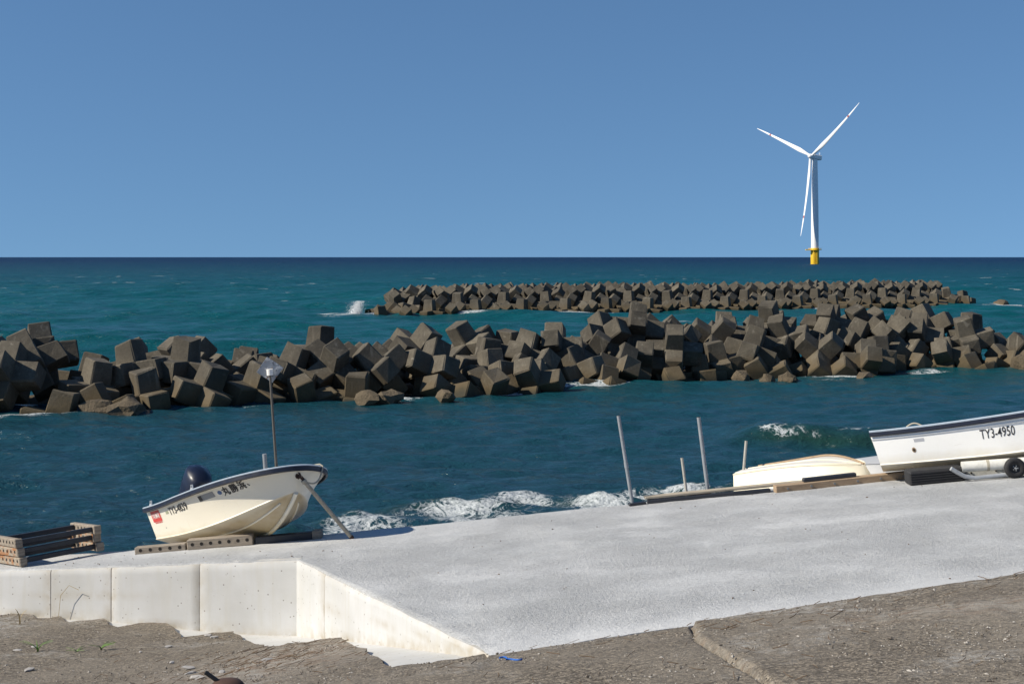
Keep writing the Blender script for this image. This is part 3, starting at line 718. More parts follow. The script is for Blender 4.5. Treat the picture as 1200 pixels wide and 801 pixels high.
# ------------------------------------------------------------------ boats
def rotm(yaw, pitch, roll):
    """bow along x, port along y; yaw turns the bow towards the land, positive pitch lifts the bow"""
    h = Vector((math.cos(yaw)*math.cos(pitch), -math.sin(yaw)*math.cos(pitch), math.sin(pitch))); port = Vector((math.sin(yaw), math.cos(yaw), 0))
    up = h.cross(port); p2 = port*math.cos(roll)+up*math.sin(roll); u2 = h.cross(p2)
    return Matrix((h, p2, u2)).transposed()
class Hull:
    def __init__(s, L, Bs, Bc, zst, zbow, zk, rake, zc=.16, rk=0): s.p = (L, Bs, Bc, zst, zbow, zk, rake, zc); s.rk = rk
    def lines(s, t):
        L, Bs, Bc, zst, zbow, zk, rake, zc = s.p
        q = min(1, max(0, (t-.4)/.6)); b = Bs*(.9+.1*min(1, t/.4))*max(0, 1-q**2.8)**.55
        q2 = min(1, max(0, (t-.3)/.7)); c = Bc*(.95+.05*min(1, t/.4))*max(0, 1-q2**2.4)**.7
        k = min(1, max(0, (t-.62)/.38)); kx = L*t*(1-rake*t**3)+s.rk*(1-t)**3
        return Vector((L*t, b, zst+(zbow-zst)*t**1.7)), Vector((kx, c, zc+(zk-zc)*t**3.2)), Vector((kx, 0, zk*k**1.9))
    def side(s, t, v, out=0):
        """point on the starboard topside, v from chine to gunwale"""
        a, c, _ = s.lines(t); p = c.lerp(a, v); p.y -= .10*math.sin(math.pi*v)*t**3*a.y
        p.y = -p.y
        if out:
            e = .004; d1 = s.side(min(1, t+e), v)-s.side(max(0, t-e), v); d2 = s.side(t, min(1, v+e))-s.side(t, max(0, v-e))
            n = d1.cross(d2).normalized(); n = -n if n.y > 0 and t < .97 else n; p = p+n*out
        return p
    def ts(s, n=44): return [1-(1-i/(n-1))**1.7 for i in range(n)]
    def hull(s, mat_, root):
        rows = []
        for t in s.ts():
            a, c, k = s.lines(t); st = []
            for v in np.linspace(0, 1, 6)[:-1]:
                p = k.lerp(c, float(v)); p.z -= .03*math.sin(math.pi*v)*(1-t); st.append(Vector((p.x, -p.y, p.z)))
            cc = s.side(t, 0); st.append(cc); st.append(s.side(t, .02)+Vector((0, -.02*min(1, (1-t)*8), 0)))
            for v in np.linspace(.06, .90, 9): st.append(s.side(t, float(v)))
            st.append(s.side(t, .915)+Vector((0, -.018*min(1, (1-t)*8), 0))); st.append(s.side(t, 1)+Vector((0, -.018*min(1, (1-t)*8), 0)))
            rows.append([(p.x, -p.y, p.z) for p in st[::-1][:-1]]+[tuple(p) for p in st])
        b = MB().grid(rows); m = len(rows[0]); b.f.append(tuple(range(m)))
        o = b.build('hull', mat_, root, smooth=32); half = (m-1)//2
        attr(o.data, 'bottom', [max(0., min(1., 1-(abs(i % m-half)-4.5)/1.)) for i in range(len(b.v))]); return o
    def rim(s, off=0, dz=0, n=44):
        ts = s.ts(n); sb = [s.side(t, 1)+Vector((0, 0, dz)) for t in ts]; pt = [Vector((p.x, -p.y, p.z)) for p in sb[::-1][1:]]
        path = sb+pt; out = []
        for i, p in enumerate(path):
            d = path[min(i+1, len(path)-1)]-path[max(i-1, 0)]; nn = Vector((d.y, -d.x, 0)).normalized(); out.append(p+nn*off)
        return out
    def strip(s, name, mat_, root, offs, zs):
        """closed band round the gunwale: offs/zs are the corners of its section"""
        sec = [s.rim(o, z) for o, z in zip(offs, zs)]; n = len(sec); m = len(sec[0])
        rows = [[tuple(sec[j % n][i]) for j in range(n+1)] for i in range(m)]
        b = MB().grid(rows); b.f += [tuple(range(n)), tuple(range((m-1)*(n+1), (m-1)*(n+1)+n))]
        return b.build(name, mat_, root, smooth=40)
    def liner(s, mat_, root, deck=.80, fl=.28):
        rows = []
        for t in s.ts():
            a, c, k = s.lines(t); zf = max(fl, c.z+.10) if t < deck else a.z-.07
            zf = min(zf, a.z-.07); v = max(0., (zf-c.z)/max(.01, a.z-c.z)); lo = s.side(t, v); w = max(0., a.y-.07); wf = max(0., -lo.y-.07)
            sec = [(a.x-.05*t, w, a.z-.01), (a.x-.05*t, max(0., min(w, -s.side(t, .9).y-.07)), a.z-.06), (lo.x-.06*t, wf, zf), (lo.x-.06*t, 0, zf)]
            rows.append([(x, -y, z) for x, y, z in sec]+[(x, y, z) for x, y, z in sec[::-1][1:]])
        return MB().grid(rows).build('deck', mat_, root, smooth=30)
    def decal(s, name, mat_, root, t0, t1, v0, v1, out=.004, n=4):
        rows = [[tuple(s.side(t, v, out)) for v in np.linspace(v0, v1, 3)] for t in np.linspace(t0, t1, n)]
        return MB().grid(rows).build(name, mat_, root, recalc=False)
    def oval(s, name, mat_, root, t, v, rt, rv, out=.005):
        b = MB(); vs = [s.side(t+rt*math.cos(a), v+rv*math.sin(a), out) for a in np.linspace(0, 2*math.pi, 17)[:-1]]; b.add(vs, [tuple(range(16))])
        return b.build(name, mat_, root, recalc=False)
    def text(s, body, mat_, root, t0, t1, v0, v1, out=.006, bold=0, name='lettering', slope=0):
        cu = bpy.data.curves.new('lettering', 'FONT'); cu.body = body; cu.offset = bold; cu.resolution_u = 3
        to = bpy.data.objects.new('lettering_source', cu); C.objects.link(to)
        dg = bpy.context.evaluated_depsgraph_get(); me = bpy.data.meshes.new_from_object(to.evaluated_get(dg)); bpy.data.objects.remove(to)
        if not len(me.vertices): return
        xs = [v.co.x for v in me.vertices]; ys = [v.co.y for v in me.vertices]; x0, x1, y0, y1 = min(xs), max(xs), min(ys), max(ys)
        for v in me.vertices:
            fx = (v.co.x-x0)/(x1-x0); v.co = s.side(t0+(t1-t0)*fx, v0+(v1-v0)*(v.co.y-y0)/(y1-y0)+slope*fx, out)
        me.materials.clear(); me.update(); return put(name, me, mat_, root)
def boat_root(name, loc, m, label):
    return tag(empty(name, loc, m.to_quaternion()), label, 'boat')

# -- the cream boat with the outboard
H1 = Hull(4.459, 1.095, .825, .738, 1.042, .637, .043)
P1 = Vector((-5.877, 26.61, 1.106)); R1 = rotm(.96, .217, -.04)
def cream_boat():
    o = boat_root('fishing_boat', P1, R1, 'cream fishing boat with a navy rim, outboard motor and mast, propped on the ramp edge'); h = H1
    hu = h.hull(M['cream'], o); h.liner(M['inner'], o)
    h.strip('rub_rail', M['navy'], o, (.016, .052, .052, .016), (-.075, -.06, .0, .012))
    h.strip('gunwale_cap', M['rail'], o, (-.075, .048, .052, .03, -.06, -.085), (-.015, .004, .018, .030, .030, .0))
    # stem and keel strip, second spray chine
    kp = []
    for t in np.linspace(.35, 1, 26):
        k = h.lines(t)[2]; kp.append(k+Vector((.01*t, 0, -.012)))
    MB().tube(kp, [.024+.012*min(1, i/10) for i in range(26)], 10).build('keel_strip', M['cream'], hu, smooth=60)
    for sg in (-1, 1):
        pts = []
        for t in np.linspace(0.02, .93, 30):
            a, c, k = h.lines(t); p = k.lerp(c, .56); p.z -= .028*(1-t); pts.append(Vector((p.x, sg*p.y, p.z-.006)))
        MB().tube(pts, .018, 6).build('spray_strake', M['cream'], hu, smooth=60)
    # stickers and lettering
    rp = h.decal('maker_sticker', M['red'], o, .045, .155, .54, .87, n=6)
    h.text('YANMAR', M['whitep'], rp, .053, .147, .64, .80, .008, .01)
    for k in range(5): h.decal('small_print', M['red'], rp, .062+.018*k, .075+.018*k, .49, .53, n=2)
    h.decal('inspection_sticker', M['greenp'], o, .225, .258, .68, .76)
    h.text('TY3-4839', M['print_'], o, .268, .465, .62, .83, bold=.012)
    gp = h.decal('name_plate', M['greyp'], o, .578, .688, .69, .84); h.decal('name_plate_mark', M['print_'], gp, .58, .604, .70, .83, .007)
    h.oval('round_sticker', M['blue'], o, .722, .75, .012, .055)
    for k_ in (-1, 0, 1):                      # brush-bold characters: the stroke is laid on three times, slightly shifted
        for ch_, a_, b_, c_ in (('丸', .739, .775, .63), ('勝', .783, .817, .64), ('浜', .824, .854, .65)):
            h.text(ch_, M['print_'], o, a_+.0014*k_, b_+.0014*k_, c_+.006*k_, c_+.23+.006*k_, .006+.0006*k_, .006)
    h.text('、', M['print_'], o, .861, .870, .68, .76, bold=.02)
    h.oval('drain_hole', M['greyp'], o, .163, .31, .004, .02)
    # bow eye with stain
    st = h.lines(1.)[0].lerp(h.lines(1.)[1], .36)
    eye = MB(); eye.tube([st+Vector((.0, 0, .05)), st+Vector((.06, 0, .03)), st+Vector((.06, 0, -.03)), st+Vector((0, 0, -.05))], .012, 8); eye.tube([st+Vector((-.02, 0, 0)), st+Vector((.012, 0, 0))], .05, 10); eye.build('bow_eye', M['iron'], o)
    # bow fittings: cleats, fairlead, small lumps of line on the foredeck
    for t, y in ((.9, .12), (.86, -.3)):
        a = h.lines(t)[0]; b = MB(); z = a.z+.03; b.tube([(a.x-.1, y, z+.06), (a.x+.1, y, z+.06)], .017, 8); b.tube([(a.x-.03, y, z-.08), (a.x-.03, y, z+.06)], .014, 8); b.tube([(a.x+.03, y, z-.08), (a.x+.03, y, z+.06)], .014, 8); b.build('cleat', M['galv'], o)
    for t, sg in ((.06, -1), (.55, -1), (.06, 1)):
        a = h.lines(t)[0]; b = MB(); y = sg*(a.y-.03); z = a.z+.03
        b.cbox((a.x, y, z+.02), (.10, .04, .04), .01); b.tube([(a.x-.04, y, z), (a.x-.03, y, z+.09), (a.x+.03, y, z+.09), (a.x+.04, y, z)], .012, 8); b.build('oarlock', M['galv'], o)
    # thwarts
    for x in (1.35, 2.6): MB().cbox((x, 0, .52), (.32, 1.5, .05), .012).build('thwart', M['inner'], o)
    # mast on the centre line with its board and clamp
    mx = 3.55
    up_w = R1.transposed() @ Vector((-.065, -.02, 1)).normalized()
    base = Vector((mx, .02, .82)); top = base+up_w*1.93
    ms = MB().tube([base, base+up_w*1.0, top], [.026, .022, .019], 12).build('mast', M['mastgrey'], o, smooth=60)
    MB().tube([base+up_w*.16, base+up_w*.30], .062, 16).build('clamp', M['teal'], ms, smooth=40)
    MB().tube([base+up_w*.13, base+up_w*.16], .075, 16).build('clamp_flange', M['black'], ms, smooth=40)
    MB().tube([top-up_w*.08, top+up_w*.02], .055, 14).build('lamp_cap', M['whitep'], ms, smooth=40)
    fac = R1.transposed() @ Vector((.12, -.98, -.12)).normalized(); sx = up_w.cross(fac).normalized(); sy = fac.cross(sx).normalized()
    cc = top-fac*.06; b = MB(); q = []
    for a in (98, 186, 276, 4): q.append(cc+sx*math.cos(R(a))*.225+sy*math.sin(R(a))*.225)
    b.add([p+fac*.012 for p in q]+[p-fac*.012 for p in q], [(0, 1, 2, 3), (7, 6, 5, 4)]+[(i, (i+1) % 4, 4+(i+1) % 4, 4+i) for i in range(4)])
    b.build('board', M['board'], ms)
    p0 = Vector((3.42, -.12, .78)); MB().tube([p0, p0+up_w*.58], .036, 14).build('rod_holder', M['pvc'], o, smooth=50)
    # outboard motor on the transom, tipped up
    mo = empty('outboard_motor', (0, 0, 0)); mo.parent = o
    ax = Vector((.62, .04, .78)).normalized(); sd_ = Vector((0, 1, 0)); fr = ax.cross(sd_).normalized(); c0 = Vector((-.22, -.05, .74))
    rows = []
    for s_ in np.linspace(0, 1, 14):
        wv = np.interp(s_, [0, .05, .25, .6, .9, .975, 1], [.15, .20, .235, .25, .225, .16, .06]); dp = np.interp(s_, [0, .05, .25, .6, .9, .975, 1], [.20, .26, .31, .33, .29, .21, .08]); c = c0+ax*(s_*.84)-fr*.05*math.sin(s_*3)
        rows.append([tuple(c+sd_*wv*math.copysign(abs(math.cos(a))**.75, math.cos(a))+fr*dp*math.copysign(abs(math.sin(a))**.75, math.sin(a))) for a in np.linspace(0, 2*math.pi, 25)])
    b = MB().grid(rows); b.f += [tuple(range(24)), tuple(range(13*25, 13*25+24))]; cw = b.build('cowl', M['cowl'], mo, smooth=50)
    c = c0+ax*.2-fr*.05; rows = []
    MB().tube([c0+ax*.11-fr*.02, c0+ax*.135-fr*.02], [.245, .245], 24, ell=1.22).build('cowl_seam', M['black'], cw)
    b = MB(); b.cbox(c0-ax*.10, (.26, .24, .26), .04, Matrix((fr, sd_, ax)).transposed()); b.cbox(c0-ax*.12+fr*.17, (.14, .28, .22), .03, Matrix((fr, sd_, ax)).transposed()); b.build('bracket', M['black'], mo)
    b = MB(); b.tube([c0-ax*.15, c0-ax*.5, c0-ax*.75], [.09, .075, .06], 12, ell=1.4); b.cbox(c0-ax*.6-fr*.05, (.30, .18, .03), .008, Matrix((fr, sd_, ax)).transposed()); b.build('leg', M['black'], mo, smooth=40)
    g = c0-ax*.82; b = MB(); b.tube([g+fr*.2, g+fr*.1, g-fr*.1, g-fr*.2], [.02, .06, .055, .035], 12); b.build('gearcase', M['black'], mo, smooth=40)
    pr = MB()
    for k in range(3):
        a = 2.1*k; d = sd_*math.cos(a)+ax*math.sin(a); e = fr.cross(d); p = g-fr*.21
        pr.add([p+e*.03, p+d*.06+e*.05+fr*.02, p+d*.13+e*.02, p+d*.12-e*.05, p-e*.03-fr*.03]+[p+e*.03-fr*.008, p+d*.06+e*.05+fr*.012, p+d*.13+e*.02-fr*.008, p+d*.12-e*.05-fr*.008, p-e*.03-fr*.038], [(0, 1, 2, 3, 4), (9, 8, 7, 6, 5)]+[(i, (i+1) % 5, 5+(i+1) % 5, 5+i) for i in range(5)])
    pr.build('propeller', M['black'], mo)
    MB().tube([c0+Vector((.08, -.02, .1)), c0+Vector((.35, -.06, .2)), c0+Vector((.72, -.1, .22))], [.03, .028, .022], 10).build('tiller', M['black'], mo, smooth=50)
    return o, st
cb, STEM = cream_boat()
def W1(p): return P1 + R1 @ Vector(p)
# prop pole from the bow eye to the ramp, and the painter hanging from the bow
e = W1(STEM+Vector((.08, 0, -.03))); foot = Vector((-2.77, 24.5, 0)); foot = Vector((-2.64, 23.55, float(rz(-2.64, 23.55))))
d = foot-e; po = tag(empty('prop_pole', foot), 'pale wooden pole leaning from the bow of the cream boat to the concrete', 'pole')
MB().tube([e-foot+d*.06, d*.5+e-foot, Vector((0, 0, .0))], [.032, .036, .034], 12).build('shaft', M['paletimber'], po, smooth=60)
MB().tube([-d.normalized()*.06, Vector((0, 0, .005))], .037, 12).build('ferrule', M['iron'], po)
MB().tube([e-foot+d*.05, e-foot+d*.09], .046, 12).build('lashing', M['rope'], po)
ch = MB()
for i in range(7):
    c = e + d*(.012*i) + Vector((0, 0, .01)); q = d.to_track_quat('Z', 'Y').to_matrix() @ Matrix.Rotation(R(90*(i % 2)), 3, 'Z')
    ch.tube([c+q @ Vector((.022*math.cos(a), 0, .03*math.sin(a))) for a in np.linspace(0, 2*math.pi, 13)], .007, 6)
tag(ch.build('chain', M['iron']), 'short rusty chain hooked to the bow eye of the cream boat', 'chain')
q_ = H1.lines(.955)[0]; b0 = W1(q_+Vector((-.22, -.08, -.03))); b1 = W1(q_+Vector((.035, .06, .02))); pts = [b0, W1(q_+Vector((-.08, -.03, .05))), W1(q_+Vector((0, .02, .055))), b1]
low = e+d*.07
for k in np.linspace(.08, 1, 12): p = b1.lerp(low, float(k)); p += Vector((.10, -.05, -.22))*math.sin(math.pi*k)*.6; pts.append(p)
tag(MB().tube(pts, .014, 8).build('bow_rope', M['rope'], smooth=60), 'thin rope looped from the bow rim down to the prop pole', 'rope')

# -- the white boat on the trolley
H2 = Hull(5.4, .85, .70, .683, 1.096, .6, .05, .10, .12)
P2 = Vector((6.461, 25.171, 2.693)); R2 = rotm(.30, .123, -.144)
def white_boat():
    o = boat_root('fishing_boat', P2, R2, 'white fishing boat with a navy rim resting on a wheeled trolley'); h = H2
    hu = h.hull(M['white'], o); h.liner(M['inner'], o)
    h.strip('rub_rail', M['navy'], o, (.016, .05, .05, .016), (-.085, -.065, -.01, .0))
    h.strip('gunwale_cap', M['rail'], o, (-.075, .046, .052, .03, -.06, -.085), (-.012, -.008, .012, .026, .026, .0))
    # moulded bead below the rim
    for sg in (1, -1):
        b = MB(); pts = [Vector((p.x, sg*p.y, p.z)) for p in [h.side(t, .79, .0) for t in np.linspace(.0, .985, 40)]]
        b.tube(pts, .020, 8); b.build('side_bead', M['white'], hu, smooth=60)
    h.text('TY3-4950', M['print_'], o, .332, .437, .47, .72, bold=.004)
    h.decal('silver_sticker', M['silver'], o, .128, .160, .60, .69)
    ri = h.oval('drain_rim', M['timber'], o, .121, .38, .0065, .075); h.oval('drain_hole', M['hole'], ri, .121, .38, .0035, .04, .009)
    a = h.lines(.14)[0]; pts = [Vector((a.x-.13+.26*k, -(a.y-.02), a.z+.02+.055*math.sin(math.pi*k))) for k in np.linspace(0, 1, 9)]
    MB().tube(pts, .014, 8).build('grab_loop', M['rope'], o, smooth=60)
    for x in (1.3, 3.0): MB().cbox((x, 0, .5), (.35, 1.25, .05), .012).build('thwart', M['inner'], o)
    kp = [h.lines(t)[2]+Vector((.01*t, 0, -.012)) for t in np.linspace(.1, 1, 26)]
    MB().tube(kp, .03, 8).build('keel_strip', M['white'], hu, smooth=60)
white_boat()
def on(x, y): return Vector((x, y, float(rz(x, y))))
SLOPE = Matrix.Rotation(-math.atan(.09), 3, 'Y')
# ribbed black rubber block under the stern
def rubber_block():
    c = on(7.14, 24.05); b = MB(); b.cbox((0, 0, .125), (.93, .36, .25), .03, SLOPE)
    o = tag(empty('rubber_block', c), 'black ribbed rubber block under the stern of the white boat', 'block')
    b.build('body', M['rubber'], o)
    for i in range(5): MB().cbox(SLOPE @ Vector((0, -.18, .045+.04*i)), (.88, .022, .02), .004, SLOPE).build('rib', M['rubber'], o)
rubber_block()
def trolley():
    o = tag(empty('boat_trolley', on(8.2, 24.2)), 'pipe boat trolley with a small black wheel under the white boat', 'trolley'); B = Vector(o.location)
    L = lambda x, y, z: on(x, y)+Vector((0, 0, z))-B
    ft = MB().tube([L(7.56, 23.92, .235), L(9.6, 23.55, .235)], .092, 20).build('roller_tube', M['whitepipe'], o, smooth=50)
    for x in (7.95, 8.9): MB().tube([L(x, 23.92-.18*(x-7.56), .235), L(x+.045, 23.915-.18*(x-7.56), .235)], .097, 20).build('strap', M['rope'], ft, smooth=50)
    rl = [L(7.32, 23.72, .25), L(7.42, 23.72, .18), L(7.55, 23.72, .10), L(7.72, 23.72, .055)]+[L(x, 23.72, .055+.02*(x-7.7)) for x in np.linspace(7.9, 11.4, 9)]
    MB().tube(rl, .036, 12).build('rail', M['galv'], o, smooth=50)
    MB().tube([p+Vector((0, 1.15, .02)) for p in rl], .036, 12).build('rail', M['galv'], o, smooth=50)
    MB().cbox(L(8.75, 24.12, .10), (2.1, .04, .14), .008, SLOPE).build('side_board', M['whitepipe'], o)
    for x in (7.78, 8.2): MB().tube([L(x, 24.085, .10), L(x, 24.11, .10)], .016, 10).build('bolt', M['hole'], o)
    MB().tube([L(8.37, 23.7, .17), L(8.37, 25.3, .17)], .025, 10).build('axle', M['galv'], o)
    for y in (23.68, 25.3):
        wm = Matrix.Translation(L(8.37, y, .17) if y < 25 else L(8.37, y, .17)) @ Matrix.Rotation(R(90), 4, 'X')
        wh = empty('wheel', (0, 0, 0)); wh.parent = o
        MB().lathe([(.085, -.045), (.115, -.06), (.155, -.055), (.172, -.03), (.175, 0), (.172, .03), (.155, .055), (.115, .06), (.085, .045)], 32, wm, close=True).build('tyre', M['rubber'], wh, smooth=50)
        rm = MB().lathe([(.02, -.03), (.088, -.03), (.088, .03), (.06, .02), (.02, .035)], 24, wm).build('rim', M['black'], wh, smooth=30)
        hb = MB(); hb.lathe([(.018, .02), (.018, .06)], 12, wm)
        for k in range(5): a = k*1.2566; hb.lathe([(.008, .02), (.008, .042)], 8, wm @ Matrix.Translation((.04*math.cos(a), .04*math.sin(a), 0)))
        hb.build('hub', M['galv'], wh)
trolley()

# -- upturned hull and the things round it
def upturned():
    h = Hull(2.6, .80, .64, .54, .58, .26, .03, .06); m = rotm(.86, .235, math.pi)
    p = Vector((4.62, 27.2, 0)); p.z = float(rz(4.62, 27.2))+.52
    o = boat_root('upturned_boat', p, m, 'small cream boat lying upside down behind the timber at the ramp edge')
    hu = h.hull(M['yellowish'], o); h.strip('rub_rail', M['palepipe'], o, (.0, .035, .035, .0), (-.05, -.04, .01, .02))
    for sg in (-1, 1):
        for fr_, rr in ((.98, .016), (.5, .014)):
            pts = []
            for t in np.linspace(.02, .985, 30):
                a, c, k = h.lines(t); q = k.lerp(c, fr_); q.z -= .02*(1-t) if fr_ < .9 else 0; pts.append(Vector((q.x, sg*q.y, q.z-.008)))
            MB().tube(pts, rr, 6).build('strake', M['yellowish'], hu, smooth=60)
    MB().tube([h.lines(t)[2]+Vector((0, 0, -.014)) for t in np.linspace(.05, 1, 24)], .022, 8).build('keel_strip', M['timber'], hu, smooth=60)
    h.decal('name_patch', M['whitep'], o, .06, .18, .25, .48); h.decal('name_patch', M['whitep'], o, .26, .42, .25, .5)
    h.decal('name_mark', M['print_'], o, .08, .16, .34, .38, .007); h.decal('name_mark', M['print_'], o, .07, .10, .42, .45, .007)
    g = Hull(2.4, .70, .56, .48, .50, .24, .03, .06); p2 = Vector((5.85, 27.9, 0)); p2.z = float(rz(5.85, 27.9))+.50
    o2 = boat_root('upturned_boat', p2, rotm(.80, .215, math.pi), 'grey upturned hull half hidden behind the upside-down cream boat')
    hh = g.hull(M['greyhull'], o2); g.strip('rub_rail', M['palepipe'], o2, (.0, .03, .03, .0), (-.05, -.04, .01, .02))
upturned()
def beam(name, a, b, h, d, mt, label, cat, lift=0, bolts=0, holes=0, group=None):
    A, B = on(*a)+Vector((0, 0, lift)), on(*b)+Vector((0, 0, lift)); v = B-A; L = v.length; x = v.normalized(); y = Vector((0, 0, 1)).cross(x).normalized(); z = x.cross(y)
    m = Matrix((x, y, z)).transposed(); o = tag(empty(name, A, m.to_quaternion()), label, cat, group)
    MB().cbox((L/2, 0, h/2), (L, d, h), .012).build('board', mt, o)
    for i in range(holes):
        q = L*(i+.6)/(holes+.2); MB().tube([(q, -d/2-.003, h*.55), (q, -d/2+.02, h*.55)], .030, 8).build('bolt_hole', M['hole'], o)
    for i in range(bolts):
        q = L*(i+.5)/bolts; MB().tube([(q, -d/2-.02, h*.5), (q, -d/2+.01, h*.5)], .022, 6).build('bolt', M['bolt'], o)
    return o
beam('timber_beam', (4.55, 24.62), (7.05, 24.98), .13, .16, M['timber'], 'brown bolted timber beam lying in front of the upturned boat', 'timber', bolts=6)
beam('skid_bar', (2.35, 24.70), (4.5, 24.76), .07, .10, M['darkbar'], 'dark strip standing in for the shadow gap under the long pale plank by the grey pipes', 'bar')  # dark strip added in place of the shadow gap beneath the plank
beam('long_plank', (2.30, 24.72), (5.15, 24.93), .05, .14, M['paletimber'], 'long pale weathered plank laid from the tall grey pipe towards the upturned boat', 'plank', lift=.085)
beam('skid_bar', (5.05, 24.69), (6.0, 24.83), .07, .10, M['darkbar'], 'short dark bar lying on the brown bolted timber', 'bar', lift=.132)
beam('skid_bar', (2.02, 24.63), (2.32, 24.68), .05, .12, M['darkbar'], 'black foot bar at the tall left-leaning grey pipe', 'bar')
def pipe(name, base, top, r_, mt, label, joint=None, cat='pipe'):
    base, top = Vector(base), Vector(top); o = tag(empty(name, base), label, cat); v = top-base
    p = MB(); n = 16; u = v.normalized()
    p.tube([Vector(), v*.5, v], r_, n); p.build('tube', mt, o, smooth=50)
    MB().tube([v-u*.002, v+u*.004], r_*.8, n).build('bore', M['hole'], o)
    if joint: MB().tube([v*joint-u*.05, v*joint+u*.05], r_*1.14, n).build('coupling', mt, o, smooth=50)
    return o
pipe('pipe_post', on(2.09, 24.64), on(2.09, 24.64)+Vector((-.245, .02, 1.55)), .031, M['pvc'], 'tall grey plastic pipe with a coupling standing at the end of the long plank', .45)
pipe('pipe_post', on(3.46, 25.05), on(3.46, 25.05)+Vector((-.17, .02, 1.38)), .034, M['pvc'], 'tall grey plastic pipe standing behind the middle of the long plank')
pipe('pipe_post', on(3.09, 25.1), on(3.09, 25.1)+Vector((-.09, .02, .70)), .025, M['palepipe'], 'short pale pipe stub between the two tall grey pipes')
pipe('pipe_post', on(4.34, 26.9), on(4.34, 26.9)+Vector((.09, 0, 1.03)), .026, M['palepipe'], 'pale stick rising behind the stern of the upturned cream boat', cat='stick')
# a snarl of line by the pipes
r = random.Random(3); pts = []
for i in range(26): pts.append(on(3.12+.38*i/25+.02*r.uniform(-1, 1), 24.98+.07*math.sin(i*1.9))+Vector((0, 0, .03+.03*abs(math.sin(i*2.3)))))
tag(MB().tube(pts, .016, 6).build('tangled_rope', M['iron'], smooth=60), 'tangled brown rope lying between the two tall grey pipes', 'rope')

# -- skids under the cream boat
beam('skid_plank', (-6.37, 24.12), (-5.50, 24.08), .12, .16, M['plank'], 'low grey plank with five bolt holes at the stern side of the cream boat', 'plank', holes=5)
beam('skid_plank', (-5.47, 24.06), (-4.36, 24.04), .175, .18, M['plank'], 'thicker grey plank with a row of holes right under the cream boat', 'plank', holes=7)
beam('skid_bar', (-4.33, 24.06), (-3.36, 24.06), .12, .14, M['darkbar'], 'black skid bar under the bow of the cream boat', 'bar')
beam('end_block', (-3.36, 24.05), (-3.20, 24.05), .14, .2, M['plank'], 'small grey wooden block at the end of the black skid bar', 'block')

# -- stack of skid frames
def frame(P0, lift, ang, mt, label, L1=1.36, L2=1.1):
    b = Vector((math.cos(R(ang)), math.sin(R(ang)), .05)).normalized(); a = Vector((-math.sin(R(ang)), math.cos(R(ang)), -.10)).normalized(); up = b.cross(a)
    m = Matrix((b, a, up)).transposed(); o = tag(empty('wooden_skid', on(*P0)+Vector((0, 0, lift)), m.to_quaternion()), label, 'skid frame', 'stacked skid frames')
    for x in (0, L1):
        p = MB().cbox((x, L2/2-.1, .075), (.10, L2, .145), .012).build('plank', mt, o)
        for i in range(7):
            q = L2*(i+.55)/7-.1
            MB().tube([(x-.054, q, .085), (x-.03, q, .085)], .026, 8).build('bolt_hole', M['hole'], p)
        MB().cbox((x, -.13, .075), (.13, .06, .15), .012).build('end_cap', M['plank'], o)
    for y in (-.02, L2-.28): MB().cbox((L1/2, y, .08), (L1-.1, .08, .085), .01).build('bar', M['darkbar'], o)
    return o
frame((-8.22, 23.78), .02, 41, M['rustplank'], 'rust-stained skid frame at the bottom of the stack by the wall end')
frame((-8.27, 23.80), .175, 42, M['rustplank'], 'rust-stained skid frame in the middle of the stack by the wall end')
frame((-8.30, 23.80), .33, 38, M['plank'], 'grey wooden skid frame on top of the stack by the wall end')

# ------------------------------------------------------------------ small things on the ground
def gpt(x, y, dz=0): return Vector((x, y, float(g2(x, y))+dz))
def bollard():
    o = tag(empty('rusty_mooring_post', gpt(-2.84, 14.2, -.25)), 'rusty brown rounded mooring post with a short black rod', 'mooring post')
    MB().lathe([(.12, 0), (.12, .12), (.16, .15), (.185, .20), (.18, .27), (.13, .325), (.05, .345)], 24).build('post', M['iron'], o, smooth=60)
    MB().tube([(-.06, 0, .30), (-.22, -.02, .42)], .022, 8).build('rod', M['black'], o)
bollard()
r = random.Random(11)
pts = [gpt(-.12+.20*k+.03*math.sin(k*9), 13.62-.30*k+.05*math.sin(k*14), .012) for k in np.linspace(0, 1, 14)]
tag(MB().tube(pts, .009, 6).build('rope_scrap', M['bluerope'], smooth=60), 'scrap of bright blue rope on the dark ground at the ramp corner', 'rope')
def weed(x, y, n, h, label, mt, spread=.25):
    o = tag(empty('weed', gpt(x, y)), label, 'plant')
    for i in range(n):
        a = r.uniform(0, 6.28); l = h*r.uniform(.6, 1.1); d = Vector((math.cos(a), math.sin(a), 0)); s_ = d.cross(Vector((0, 0, 1)))*.012; mb = MB(); rows = []
        for k in np.linspace(0, 1, 6): c = d*spread*k*k*r.uniform(.9, 1.1)+Vector((0, 0, l*(k-.35*k*k))); w_ = (1-k)**.6+.05; rows.append([tuple(c-s_*w_), tuple(c+Vector((0, 0, .004))), tuple(c+s_*w_)])
        mb.grid(rows).build('leaf', mt, o, smooth=60)
weed(-6.72, 20.15, 7, .26, 'small green weed with arching blades on the dark ground', M['grass'])
weed(-5.85, 20.25, 9, .14, 'low bright green weed beside the sunken broken patch', M['grass'], .2)
weed(-6.15, 20.1, 5, .10, 'tiny sparse green weed between the two larger weeds', M['grass'], .15)
weed(-7.75, 22.4, 4, .35, 'dry yellow grass tuft near the wall end', M['straw'], .1)
b = MB()
for k in range(1): b.tube([gpt(-7.35+.02*k, 23.05, .0), gpt(-7.3+.03*k, 23.0, .35), gpt(-7.15+.05*k, 22.95, .52), gpt(-6.98, 22.92, .45)], .004, 5)
tag(b.build('dry_stalk', M['straw'], smooth=60), 'thin dry stalk arching against the white wall', 'plant')
